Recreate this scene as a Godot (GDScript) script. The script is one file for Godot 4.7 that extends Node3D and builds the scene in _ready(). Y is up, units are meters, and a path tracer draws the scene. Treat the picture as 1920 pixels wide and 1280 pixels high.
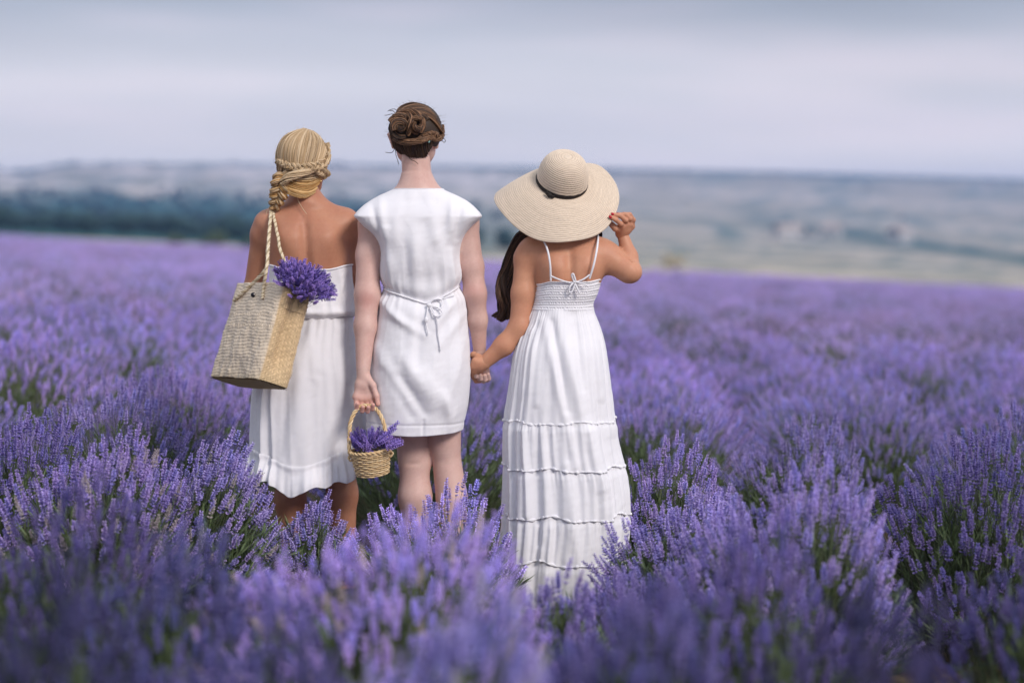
extends Node3D

const F := 3400.0
const EYE := 1.3
const SEA := 410.0

var rng := RandomNumberGenerator.new()
var M := {}


# a point of the photograph (1920 pixels wide) at a distance in metres
static func at(px: float, py: float, d: float) -> Vector3:
	return Vector3((px - 960.0) / F * d, EYE + (SEA - py) / F * d, -d)


static func ground_height(x: float, d: float) -> float:
	return -0.052 * x - 0.0185 * (d - 6.24)


# ------------------------------------------------------------------ mesh builder
class MB:
	var v := PackedVector3Array()
	var n := PackedVector3Array()
	var c := PackedColorArray()
	var t := PackedInt32Array()

	func tri(a: int, b: int, d: int) -> void:
		t.append(a)
		t.append(b)
		t.append(d)

	func vert(p: Vector3, q: Vector3, col: Color) -> int:
		v.append(p)
		n.append(q)
		c.append(col)
		return v.size() - 1

	# rows of equal length; closed joins the last column to the first
	func grid(rows: Array, closed: bool, colour, flip := false) -> void:
		var first := v.size()
		var h := rows.size()
		var w: int = rows[0].size()
		for j in h:
			var r: PackedVector3Array = rows[j]
			var up: PackedVector3Array = rows[maxi(j - 1, 0)]
			var dn: PackedVector3Array = rows[mini(j + 1, h - 1)]
			for i in w:
				var l := (i + w - 1) % w if closed else maxi(i - 1, 0)
				var g := (i + 1) % w if closed else mini(i + 1, w - 1)
				var q := (r[g] - r[l]).cross(dn[i] - up[i])
				q = q.normalized() if q.length_squared() > 1e-18 else Vector3.UP
				v.append(r[i])
				n.append(-q if flip else q)
				c.append(colour if colour is Color else colour[j][i])
		for j in h - 1:
			for i in (w if closed else w - 1):
				var a := first + j * w + i
				var b := first + j * w + (i + 1) % w
				tri(a, b, b + w)
				tri(a, b + w, a + w)

	func tube(path: PackedVector3Array, rad: PackedFloat32Array, sides: int, col0: Color, col1: Color, flat := 1.0, flat_dir := Vector3.ZERO) -> void:
		var m := path.size()
		if m < 2:
			return
		var first := v.size()
		var x := Vector3.ZERO
		for j in m:
			var d := (path[mini(j + 1, m - 1)] - path[maxi(j - 1, 0)]).normalized()
			if j == 0:
				x = d.cross(flat_dir if flat_dir != Vector3.ZERO else (Vector3.UP if absf(d.y) < 0.9 else Vector3.RIGHT)).normalized()
			else:
				x = (x - d * x.dot(d)).normalized()
			if flat_dir != Vector3.ZERO:
				x = d.cross(flat_dir).normalized()
			var y := d.cross(x)
			var r := rad[mini(j, rad.size() - 1)]
			var col := col0.lerp(col1, j / float(m - 1))
			for i in sides:
				var a := TAU * i / sides
				var q := x * cos(a) + y * (sin(a) * flat)
				v.append(path[j] + q * r)
				n.append((x * cos(a) * flat + y * sin(a)).normalized())
				c.append(col)
		for j in m - 1:
			for i in sides:
				var a := first + j * sides + i
				var b := first + j * sides + (i + 1) % sides
				tri(a, b, b + sides)
				tri(a, b + sides, a + sides)
		for e in [0, m - 1]:
			var k := vert(path[e], ((path[0] - path[1]) if e == 0 else (path[m - 1] - path[m - 2])).normalized(), col0 if e == 0 else col1)
			for i in sides:
				tri(k, first + e * sides + i, first + e * sides + (i + 1) % sides)

	func ball(p: Vector3, r: Vector3, col: Color, turn := Basis(), seg := 10) -> void:
		var rows := []
		var first := v.size()
		for j in seg / 2 + 1:
			var a := PI * j / (seg / 2)
			for i in seg:
				var b := TAU * i / seg
				var q := Vector3(sin(a) * cos(b), cos(a), sin(a) * sin(b))
				v.append(p + turn * (q * r))
				n.append((turn * (q / r)).normalized())
				c.append(col)
		for j in seg / 2:
			for i in seg:
				var a := first + j * seg + i
				var b := first + j * seg + (i + 1) % seg
				tri(a, b, b + seg)
				tri(a, b + seg, a + seg)

	# a pointed four-sided bud from p along d
	func bud(p: Vector3, d: Vector3, r: float, col: Color, tip: Color) -> void:
		var x := d.cross(Vector3.UP if absf(d.normalized().y) < 0.9 else Vector3.RIGHT).normalized()
		var y := d.normalized().cross(x)
		var k := vert(p, -d.normalized(), col)
		var e := vert(p + d, d.normalized(), tip)
		var q := v.size()
		for i in 4:
			var s := x * cos(i * PI / 2) + y * sin(i * PI / 2)
			vert(p + d * 0.55 + s * r, s, col.lerp(tip, 0.5))
		for i in 4:
			tri(k, q + i, q + (i + 1) % 4)
			tri(e, q + i, q + (i + 1) % 4)

	func leaf(p: Vector3, d: Vector3, side: Vector3, w: float, col: Color, tip: Color) -> void:
		var q := side.cross(d).normalized()
		var a := vert(p, q, col)
		var b := vert(p + d * 0.5 + side * w, (q + side * 0.4).normalized(), col)
		var e := vert(p + d, q, tip)
		var f := vert(p + d * 0.5 - side * w, (q - side * 0.4).normalized(), col)
		tri(a, b, e)
		tri(a, e, f)

	func box(lo: Vector3, hi: Vector3, col: Color, turn := Transform3D()) -> void:
		for ax in 3:
			for s in [-1.0, 1.0]:
				var q := Vector3.ZERO
				q[ax] = s
				var u := Vector3.ZERO
				u[(ax + 1) % 3] = 1
				var w := q.cross(u)
				var m := (lo + hi) / 2
				var h := (hi - lo) / 2
				var k := v.size()
				for e in [[-1, -1], [1, -1], [1, 1], [-1, 1]]:
					vert(turn * (m + (q + u * e[0] + w * e[1]) * h), turn.basis * q, col)
				tri(k, k + 1, k + 2)
				tri(k, k + 2, k + 3)

	func done(org := Vector3.ZERO) -> ArrayMesh:
		# Godot's front faces run clockwise: turn every triangle to its normals
		for k in range(0, t.size(), 3):
			var a := t[k]
			var b := t[k + 1]
			var d := t[k + 2]
			if (v[d] - v[a]).cross(v[b] - v[a]).dot(n[a] + n[b] + n[d]) < 0.0:
				t[k + 1] = d
				t[k + 2] = b
		if org != Vector3.ZERO:
			for i in v.size():
				v[i] -= org
		var arr := []
		arr.resize(Mesh.ARRAY_MAX)
		arr[Mesh.ARRAY_VERTEX] = v
		arr[Mesh.ARRAY_NORMAL] = n
		arr[Mesh.ARRAY_COLOR] = c
		arr[Mesh.ARRAY_INDEX] = t
		var m := ArrayMesh.new()
		m.add_surface_from_arrays(Mesh.PRIMITIVE_TRIANGLES, arr)
		return m


# ------------------------------------------------------------------ flesh: distances on a grid, meshed as surface nets
class Flesh:
	var lo: Vector3
	var s: float
	var nx: int
	var ny: int
	var nz: int
	var f := PackedFloat32Array()

	func _init(a: Vector3, b: Vector3, cell: float) -> void:
		s = cell
		lo = a - Vector3.ONE * cell * 3
		var e := (b - a) / cell
		nx = int(e.x) + 7
		ny = int(e.y) + 7
		nz = int(e.z) + 7
		f.resize(nx * ny * nz)
		f.fill(1.0)

	func limb(a: Vector3, b: Vector3, ra: float, rb: float, k: float, flat := 1.0) -> void:
		var m := maxf(ra, rb) + absf(k) + s * 2
		var x0 := maxi(0, int((minf(a.x, b.x) - m - lo.x) / s))
		var x1 := mini(nx - 1, int((maxf(a.x, b.x) + m - lo.x) / s))
		var y0 := maxi(0, int((minf(a.y, b.y) - m - lo.y) / s))
		var y1 := mini(ny - 1, int((maxf(a.y, b.y) + m - lo.y) / s))
		var z0 := maxi(0, int((minf(a.z, b.z) - m - lo.z) / s))
		var z1 := mini(nz - 1, int((maxf(a.z, b.z) + m - lo.z) / s))
		var bx := b.x - a.x
		var by := b.y - a.y
		var bz := (b.z - a.z) / flat
		var inv := 1.0 / maxf(bx * bx + by * by + bz * bz, 1e-9)
		var rr := rb - ra
		var cut := k < 0.0
		k = absf(k)
		for iz in range(z0, z1 + 1):
			var pz := (lo.z + iz * s - a.z) / flat
			for iy in range(y0, y1 + 1):
				var py := lo.y + iy * s - a.y
				var row := (iz * ny + iy) * nx
				for ix in range(x0, x1 + 1):
					var px := lo.x + ix * s - a.x
					var h := clampf((px * bx + py * by + pz * bz) * inv, 0.0, 1.0)
					var dx := px - bx * h
					var dy := py - by * h
					var dz := pz - bz * h
					var d := sqrt(dx * dx + dy * dy + dz * dz) - ra - rr * h
					var o := f[row + ix]
					if cut:
						d = -d
						var g := maxf(k - absf(o - d), 0.0)
						f[row + ix] = maxf(o, d) + g * g / k * 0.25
					else:
						var g := maxf(k - absf(o - d), 0.0)
						f[row + ix] = minf(o, d) - g * g / k * 0.25

	# elliptic slices: [y, centre x, half width, half depth, centre z], from the top down; spine is [top y, bottom y, depth], blades a list of bumps on the back
	func trunk(rings: Array, k: float, spine: Array, blades: Array) -> void:
		for iy in ny:
			var y := lo.y + iy * s
			var j := 0
			if y > rings[0][0] + 0.0 or y < rings[-1][0]:
				continue
			while j < rings.size() - 2 and y < rings[j + 1][0]:
				j += 1
			var t: float = (rings[j][0] - y) / (rings[j][0] - rings[j + 1][0])
			var q := []
			for e in range(1, 5):
				var p0: float = rings[maxi(j - 1, 0)][e]
				var p3: float = rings[mini(j + 2, rings.size() - 1)][e]
				q.append(cubic_interpolate(rings[j][e], rings[j + 1][e], p0, p3, t) if j > 0 and j < rings.size() - 2 else lerpf(rings[j][e], rings[j + 1][e], t))
			var cx: float = q[0]
			var rx: float = q[1]
			var rz: float = q[2]
			var cz: float = q[3]
			var m := minf(rx, rz)
			var groove := 0.0
			if spine:
				groove = spine[2] * smoothstep(spine[1], spine[1] + 0.1, y) * (1.0 - smoothstep(spine[0] - 0.08, spine[0], y))
			for iz in nz:
				var z := lo.z + iz * s
				var vz := (z - cz) / rz
				if absf(vz) > 1.6:
					continue
				var row := (iz * ny + iy) * nx
				for ix in nx:
					var x := lo.x + ix * s
					var vx := (x - cx) / rx
					var d := (sqrt(vx * vx + vz * vz) - 1.0) * m
					if d > k + 0.03:
						continue
					if vz > 0.2 and spine:
						var gx := (x - cx) / 0.018
						d += groove * exp(-gx * gx)
						for b in blades:
							var ux: float = (x - b[0]) / b[2]
							var uy: float = (y - b[1]) / b[3]
							var e := ux * ux + uy * uy
							if e < 4.0:
								d -= b[4] * exp(-e * 1.2)
					var o := f[row + ix]
					var g := maxf(k - absf(o - d), 0.0)
					f[row + ix] = minf(o, d) - g * g / k * 0.25

	func into(mb: MB, colour: Callable) -> void:
		var idx := PackedInt32Array()
		idx.resize(nx * ny * nz)
		idx.fill(-1)
		var st := nx * ny
		var near := s * 2.6
		for iz in nz - 1:
			for iy in ny - 1:
				var row := iz * st + iy * nx
				for ix in nx - 1:
					var i := row + ix
					var a := f[i]
					if a > near or a < -near:
						continue
					var b := f[i + 1]
					var d := f[i + nx]
					var e := f[i + nx + 1]
					var a2 := f[i + st]
					var b2 := f[i + st + 1]
					var d2 := f[i + st + nx]
					var e2 := f[i + st + nx + 1]
					var cnt := int(a < 0) + int(b < 0) + int(d < 0) + int(e < 0) + int(a2 < 0) + int(b2 < 0) + int(d2 < 0) + int(e2 < 0)
					if cnt == 0 or cnt == 8:
						continue
					var p := Vector3.ZERO
					var m := 0
					for g in [[a, b, 0, 0, 0, 0], [d, e, 0, 1, 0, 0], [a2, b2, 0, 0, 1, 0], [d2, e2, 0, 1, 1, 0], [a, d, 0, 0, 0, 1], [b, e, 1, 0, 0, 1], [a2, d2, 0, 0, 1, 1], [b2, e2, 1, 0, 1, 1], [a, a2, 0, 0, 0, 2], [b, b2, 1, 0, 0, 2], [d, d2, 0, 1, 0, 2], [e, e2, 1, 1, 0, 2]]:
						if (g[0] < 0) != (g[1] < 0):
							var q := Vector3(g[2], g[3], g[4])
							q[g[5]] += g[0] / (g[0] - g[1])
							p += q
							m += 1
					p /= m
					var gr := Vector3(b + e + b2 + e2 - a - d - a2 - d2, d + e + d2 + e2 - a - b - a2 - b2, a2 + b2 + d2 + e2 - a - b - d - e)
					var w := lo + (Vector3(ix, iy, iz) + p) * s
					idx[i] = mb.vert(w, gr.normalized(), colour.call(w))
		for iz in range(1, nz - 1):
			for iy in range(1, ny - 1):
				var row := iz * st + iy * nx
				for ix in range(1, nx - 1):
					var i := row + ix
					if idx[i] < 0 and idx[i - 1] < 0 and idx[i - nx] < 0 and idx[i - st] < 0:
						continue
					var a := f[i] < 0
					if a != (f[i + 1] < 0):
						quad(mb, idx[i], idx[i - nx], idx[i - nx - st], idx[i - st])
					if a != (f[i + nx] < 0):
						quad(mb, idx[i], idx[i - 1], idx[i - 1 - st], idx[i - st])
					if a != (f[i + st] < 0):
						quad(mb, idx[i], idx[i - 1], idx[i - 1 - nx], idx[i - nx])

	func quad(mb: MB, a: int, b: int, d: int, e: int) -> void:
		if a < 0 or b < 0 or d < 0 or e < 0:
			return
		mb.tri(a, b, d)
		mb.tri(a, d, e)


# ------------------------------------------------------------------ cloth: a lofted garment with folds
class Cloth:
	var keys: Array            # [py, left px, right px, centre towards the camera, half depth, exponent]
	var far: float
	var strokes := []          # folds: [x0, y0, x1, y1, width px, height m]
	var more: Callable         # more(theta, py, px) -> outward metres
	var crumple := FastNoiseLite.new()
	var crumpled := 0.0013

	func _init() -> void:
		crumple.seed = 31
		crumple.frequency = 1.0
		crumple.fractal_octaves = 3


	func ring(py: float) -> Array:
		var j := 0
		while j < keys.size() - 2 and py > keys[j + 1][0]:
			j += 1
		var a: Array = keys[j]
		var b: Array = keys[j + 1]
		var t := clampf((py - a[0]) / (b[0] - a[0]), -0.3, 1.3)
		var out := []
		for e in range(1, 6):
			if j > 0 and j < keys.size() - 2:
				var z: Array = keys[j - 1]
				var y: Array = keys[j + 2]
				out.append(cubic_interpolate_in_time(a[e], b[e], z[e], y[e], t, 1.0, float(z[0] - a[0]) / (b[0] - a[0]), float(y[0] - a[0]) / (b[0] - a[0])))
			else:
				out.append(lerpf(a[e], b[e], t))
		return out

	func point(th: float, py: float, lift := 0.0) -> Vector3:
		var r := ring(py)
		var c := cos(th)
		var n := sin(th)
		var e: float = 2.0 / r[4]
		var px: float = (r[0] + r[1]) / 2 + (r[1] - r[0]) / 2 * signf(c) * pow(absf(c), e)
		var p := place(px, py, far)
		p.z += r[2] + r[3] * signf(n) * pow(absf(n), e)
		var k := lift + crumpled * (crumple.get_noise_3d(px * 0.045 + py * 0.012, py * 0.02, n * 2.0) + 0.5 * crumple.get_noise_3d(px * 0.03, py * 0.075 + px * 0.02, n * 2.0 + 9.0))
		if more.is_valid():
			k += more.call(th, py, px)
		if n > -0.1:
			for q in strokes:
				var ax: float = q[2] - q[0]
				var ay: float = q[3] - q[1]
				var h := clampf(((px - q[0]) * ax + (py - q[1]) * ay) / (ax * ax + ay * ay), 0.0, 1.0)
				var dx: float = px - q[0] - ax * h
				var dy: float = py - q[1] - ay * h
				var d: float = (dx * dx + dy * dy) / (q[4] * q[4])
				if d < 5.0:
					k += q[5] * exp(-d) * (0.35 + 0.65 * sin(PI * clampf(0.1 + 0.8 * h, 0.0, 1.0)))
		return p + Vector3(c * 0.8, 0, n).normalized() * k

	func place(px: float, py: float, d: float) -> Vector3:
		return Vector3((px - 960.0) / 3400.0 * d, 1.3 + (410.0 - py) / 3400.0 * d, -d)

	# the point of the camera's side that lies under this pixel
	func front(px: float, py: float, lift := 0.003) -> Vector3:
		var r := ring(py)
		var x: float = clampf((px - (r[0] + r[1]) / 2) / ((r[1] - r[0]) / 2), -1, 1)
		var c := signf(x) * pow(absf(x), r[4] / 2.0)
		return point(acos(c), py, lift)

	# top and bottom are functions of theta that give py
	func sheet(mb: MB, top: Callable, bottom: Callable, nu: int, nv: int, col: Color, turn_in := true) -> void:
		var rows := []
		for j in nv + 1:
			var row := PackedVector3Array()
			for i in nu:
				var th := TAU * i / nu
				row.append(point(th, lerpf(top.call(th), bottom.call(th), j / float(nv))))
			rows.append(row)
		if turn_in:
			for k in [[0.0012, 0.004], [0.003, 0.0], [0.004, -0.02]]:
				var row := PackedVector3Array()
				for i in nu:
					var th := TAU * i / nu
					var p: Vector3 = rows[nv][i]
					row.append(p - Vector3(cos(th), 0, sin(th)) * k[0] + Vector3(0, -k[1] * 0.6, 0))
				rows.append(row)
		mb.grid(rows, true, col)


# ------------------------------------------------------------------ names, parts and paths
func part(called: String, mb: MB, m: Material, parent: Node3D, org := Vector3.ZERO) -> MeshInstance3D:
	var o := MeshInstance3D.new()
	o.name = called
	o.mesh = mb.done(org)
	o.material_override = m
	parent.add_child(o, true)
	return o


var taken := {}
func numbered(called: String) -> String:
	var k: int = taken.get(called, 0)
	taken[called] = k + 1
	return called if k == 0 else "%s_%03d" % [called, k]


func tag(o: Node3D, label: String, category: String, group := "", kind := "") -> Node3D:
	if label:
		o.set_meta("label", label)
	if category:
		o.set_meta("category", category)
	if group:
		o.set_meta("group", group)
	if kind:
		o.set_meta("kind", kind)
	return o


func thing(called: String, where: Vector3, label: String, category: String, group := "") -> Node3D:
	var o := Node3D.new()
	o.name = numbered(called)
	o.position = where
	add_child(o)
	tag(o, label, category, group)
	return o


func spline(p: Array, n: int) -> PackedVector3Array:
	var out := PackedVector3Array()
	var m := p.size() - 1
	for i in n:
		var t := i / float(n - 1) * m
		var j := mini(int(t), m - 1)
		var a: Vector3 = p[j]
		out.append(a.cubic_interpolate(p[j + 1], p[maxi(j - 1, 0)], p[mini(j + 2, m)], t - j))
	return out


func mat(col: Color, rough := 0.7, vertex := true) -> StandardMaterial3D:
	var m := StandardMaterial3D.new()
	m.albedo_color = col
	m.roughness = rough
	m.vertex_color_use_as_albedo = vertex
	m.metallic_specular = 0.35
	return m


func noise_tex(seed_: int, freq: float, a: Color, b: Color, normal := false, size := 512) -> NoiseTexture2D:
	var t := NoiseTexture2D.new()
	var n := FastNoiseLite.new()
	n.seed = seed_
	n.frequency = freq
	n.fractal_octaves = 4
	t.noise = n
	t.seamless = true
	t.width = size
	t.height = size
	if normal:
		t.as_normal_map = true
		t.bump_strength = 4.0
	else:
		var g := Gradient.new()
		g.set_color(0, a)
		g.set_color(1, b)
		t.color_ramp = g
	return t


func materials() -> void:
	M.skin = mat(Color.WHITE, 0.48)
	M.skin.subsurf_scatter_enabled = true
	M.skin.subsurf_scatter_strength = 0.06
	M.skin.albedo_texture = noise_tex(5, 0.03, Color(0.97, 0.955, 0.955), Color(1, 1, 1))
	M.skin.uv1_triplanar = true
	M.skin.uv1_scale = Vector3.ONE * 6.0
	M.cloth = mat(Color.WHITE, 0.85)
	M.cloth.backlight_enabled = true
	M.cloth.backlight = Color(0.3, 0.3, 0.3)
	M.cloth.rim_enabled = true
	M.cloth.rim = 0.25
	var w := Image.create(64, 64, false, Image.FORMAT_L8)
	for y in 64:
		for x in 64:
			var over := (x / 4 + y / 4) % 2 == 0
			var k := 0.5 + 0.5 * (absf((x % 4) - 1.5) / -2.0 + 1.0 if over else absf((y % 4) - 1.5) / -2.0 + 1.0)
			w.set_pixel(x, y, Color(k, k, k))
	w.bump_map_to_normal_map(1.5)
	M.cloth.normal_enabled = true
	M.cloth.normal_texture = ImageTexture.create_from_image(w)
	M.cloth.normal_scale = 0.3
	M.cloth.uv1_triplanar = true
	M.cloth.uv1_scale = Vector3.ONE * 40.0
	M.cloth.albedo_texture = noise_tex(9, 0.02, Color(0.95, 0.95, 0.96), Color(1, 1, 1))
	M.hair = mat(Color.WHITE, 0.5)
	M.hair.metallic_specular = 0.35
	M.straw = mat(Color.WHITE, 0.75)
	M.leather = mat(Color(0.022, 0.017, 0.016).linear_to_srgb(), 0.6, false)
	M.nail = mat(Color(0.45, 0.01, 0.03).linear_to_srgb(), 0.25, false)
	M.gold = mat(Color(0.7, 0.5, 0.25).linear_to_srgb(), 0.3, false)
	M.gold.metallic = 0.9
	M.flower = mat(Color.WHITE, 0.7)
	M.flower.backlight_enabled = true
	M.flower.backlight = Color(0.5, 0.5, 0.5)
	M.cut_flower = M.flower.duplicate()
	M.cut_flower.albedo_color = Color(0.88, 0.82, 0.94)
	M.cut_flower_deep = M.flower.duplicate()
	M.cut_flower_deep.albedo_color = Color(0.6, 0.55, 0.74)
	M.sheer = M.cloth.duplicate()
	M.sheer.transparency = BaseMaterial3D.TRANSPARENCY_ALPHA
	M.sheer.albedo_color = Color(1, 1, 1, 0.94)
	M.leaf = mat(Color.WHITE, 0.65)
	M.leaf.backlight_enabled = true
	M.leaf.backlight = Color(0.4, 0.4, 0.4)
	M.soil = mat(Color.WHITE, 0.95, false)
	M.soil.albedo_texture = noise_tex(3, 0.02, Color(0.2, 0.15, 0.11), Color(0.42, 0.36, 0.27))
	M.soil.uv1_triplanar = true
	M.soil.uv1_world_triplanar = true
	M.soil.uv1_scale = Vector3.ONE * 0.8
	M.land = mat(Color.WHITE, 0.95)
	M.wall = mat(Color(0.52, 0.50, 0.49).linear_to_srgb(), 0.9, false)
	M.roof = mat(Color(0.42, 0.34, 0.3).linear_to_srgb(), 0.9, false)
	M.glass = mat(Color(0.05, 0.06, 0.08).linear_to_srgb(), 0.2, false)


# ------------------------------------------------------------------ camera, sky, sun
func outlook() -> void:
	var cam := Camera3D.new()
	cam.name = "camera"
	cam.position = Vector3(0, EYE, 0)
	cam.projection = Camera3D.PROJECTION_FRUSTUM
	cam.near = 0.1
	cam.far = 9000.0
	cam.size = 0.1 * 1280.0 / F
	cam.frustum_offset = Vector2(0, -(640.0 - SEA) / F * 0.1)
	var at_ := CameraAttributesPhysical.new()
	at_.frustum_near = 0.1
	at_.frustum_far = 9000.0
	at_.frustum_focal_length = 64.0
	at_.frustum_focus_distance = 6.05
	at_.exposure_aperture = 1.38
	cam.attributes = at_
	add_child(cam)
	cam.make_current()

	var env := Environment.new()
	env.background_mode = Environment.BG_SKY
	env.tonemap_mode = Environment.TONE_MAPPER_LINEAR
	env.tonemap_exposure = 1.66
	env.sdfgi_enabled = true
	env.ssao_enabled = true
	env.ssil_enabled = true
	env.fog_enabled = true
	env.fog_density = 0.0004
	env.fog_light_color = Color(0.54, 0.68, 0.92)
	var sky := Sky.new()
	var sm := PanoramaSkyMaterial.new()
	sm.panorama = cloudy_sky()
	sky.sky_material = sm
	env.sky = sky
	var we := WorldEnvironment.new()
	we.name = "daylight"
	we.environment = env
	add_child(we)

	var sun := DirectionalLight3D.new()
	sun.name = "sun"
	sun.light_energy = 0.5
	sun.light_angular_distance = 18.0
	sun.light_color = Color(1.0, 0.965, 0.935)
	sun.shadow_enabled = true
	# low behind the camera, from the right
	sun.look_at_from_position(Vector3(5.0, 5.6, 6.6), Vector3.ZERO)
	add_child(sun)


# an evening sky of thin streaky cloud, the same all round
func cloudy_sky() -> ImageTexture:
	var w := 2048
	var h := 1024
	var data := PackedFloat32Array()
	data.resize(w * h * 3)
	var n := FastNoiseLite.new()
	n.seed = 21
	n.frequency = 1.0
	n.fractal_octaves = 4
	var n2 := FastNoiseLite.new()
	n2.seed = 4
	n2.frequency = 1.0
	n2.fractal_octaves = 3
	for y in h:
		var el := (0.5 - (y + 0.5) / h) * PI
		var deg := rad_to_deg(el)
		if deg < -1.0:
			for x in w:
				var k := (y * w + x) * 3
				data[k] = 0.22
				data[k + 1] = 0.20
				data[k + 2] = 0.26
			continue
		var up := smoothstep(0.0, 7.5, deg)
		var base := Color(1.0, 0.89, 0.80).lerp(Color(0.56, 0.535, 0.545), smoothstep(0.5, 3.5, deg)).lerp(Color(0.285, 0.31, 0.355), smoothstep(3.2, 7.5, deg)).lerp(Color(0.47, 0.51, 0.58), smoothstep(9.0, 40.0, deg))
		for x in w:
			var az := TAU * x / w
			# streaks: long across, thin in height, slightly tilted
			var s := n.get_noise_3d(cos(az) * 3.2, (deg + 0.07 * sin(az) * 20.0) * 0.42, sin(az) * 3.2)
			var s2 := n2.get_noise_3d(cos(az) * 1.3 + 4.0, deg * 0.2, sin(az) * 1.3)
			var k := (y * w + x) * 3
			var light := 1.0 + (0.15 * s + 0.2 * s2) * (0.25 + 0.75 * up)
			var warm := clampf(s * 1.2 + 0.1, 0.0, 1.0) * 0.06
			data[k] = base.r * light + warm
			data[k + 1] = base.g * light + warm * 0.3
			data[k + 2] = base.b * light + warm * 0.3
	var im := Image.create_from_data(w, h, false, Image.FORMAT_RGBF, data.to_byte_array())
	return ImageTexture.create_from_image(im)


# ------------------------------------------------------------------ the land
func land() -> void:
	var mb := MB.new()
	var rows := []
	var ns := FastNoiseLite.new()
	ns.seed = 2
	ns.frequency = 0.8
	for d in [-3.0, -1.0, 0.5, 1.5, 2.5, 3.5, 4.0, 4.5, 5.0, 5.5, 6.0, 6.5, 7.0, 8.0, 10.0, 14.0, 20.0, 35.0, 60.0, 90.0, 116.0]:
		var row := PackedVector3Array()
		for i in 81:
			var x := lerpf(-1.0, 1.0, i / 80.0) * (8.0 + maxf(d, 0.0) * 0.75)
			row.append(Vector3(x, ground_height(x, d) + ns.get_noise_2d(x, d) * 0.03, -d))
		rows.append(row)
	mb.grid(rows, false, Color(1, 1, 1))
	var g := part("ground", mb, M.soil, self)
	g.set_meta("kind", "structure")

	# the valley beyond the field, and the slopes up to the plateau
	mb = MB.new()
	rows = []
	var cols := []
	var n1 := FastNoiseLite.new()
	n1.seed = 8
	n1.frequency = 1.0
	n1.fractal_octaves = 4
	for j in 110:
		var d: float = 112.0 * pow(3200.0 / 112.0, j / 109.0)
		var row := PackedVector3Array()
		var cl := PackedColorArray()
		for i in 181:
			var px := lerpf(-900.0, 2820.0, i / 180.0)
			var p := Vector3((px - 960) / F * d, hill_height(px, d), -d)
			var k := n1.get_noise_2d(px * 0.0042, log(d) * 3.2)
			var k2 := n1.get_noise_2d(px * 0.012 + 40.0, log(d) * 9.0)
			p.y += k2 * d * 0.0022 * smoothstep(150.0, 400.0, d) * (1.0 - smoothstep(1500.0, 1650.0, d))
			row.append(p)
			cl.append(land_colour(px, d, k, k2))
		rows.append(row)
		cols.append(cl)
	mb.grid(rows, false, cols)
	g = part("hillside", mb, M.land, self)
	g.set_meta("kind", "structure")


const RANGE := [112.0, 125.0, 160.0, 300.0, 600.0, 1000.0, 1400.0, 1700.0, 1800.0, 3300.0]
const LEFT := [452.0, 447.0, 441.0, 428.0, 400.0, 356.0, 320.0, 306.0, 307.0, 326.0]
const MID := [500.0, 494.0, 482.0, 466.0, 432.0, 384.0, 336.0, 312.0, 314.0, 330.0]
const RIGHT := [550.0, 544.0, 532.0, 512.0, 474.0, 424.0, 372.0, 336.0, 337.0, 345.0]


func hill_height(px: float, d: float) -> float:
	var j := 0
	while j < RANGE.size() - 2 and d > RANGE[j + 1]:
		j += 1
	var t: float = clampf((log(d) - log(RANGE[j])) / (log(RANGE[j + 1]) - log(RANGE[j])), 0, 1)
	var a := lerpf(LEFT[j], LEFT[j + 1], t)
	var b := lerpf(MID[j], MID[j + 1], t)
	var c := lerpf(RIGHT[j], RIGHT[j + 1], t)
	var u := clampf((px - 960.0) / 960.0, -1.9, 1.9)
	var py := b + u * (c - a) / 2 + clampf(u * u, 0, 1.6) * ((a + c) / 2 - b)
	# the plateau's rim steps down at the far left
	py += 13.0 * (1.0 - smoothstep(60.0, 110.0, px)) * smoothstep(900.0, 1700.0, d)
	var y := EYE + (SEA - py) / F * d
	var x := (px - 960.0) / F * d
	return lerpf(ground_height(x, d) - 0.25, y, smoothstep(112.0, 122.0, d))


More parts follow.
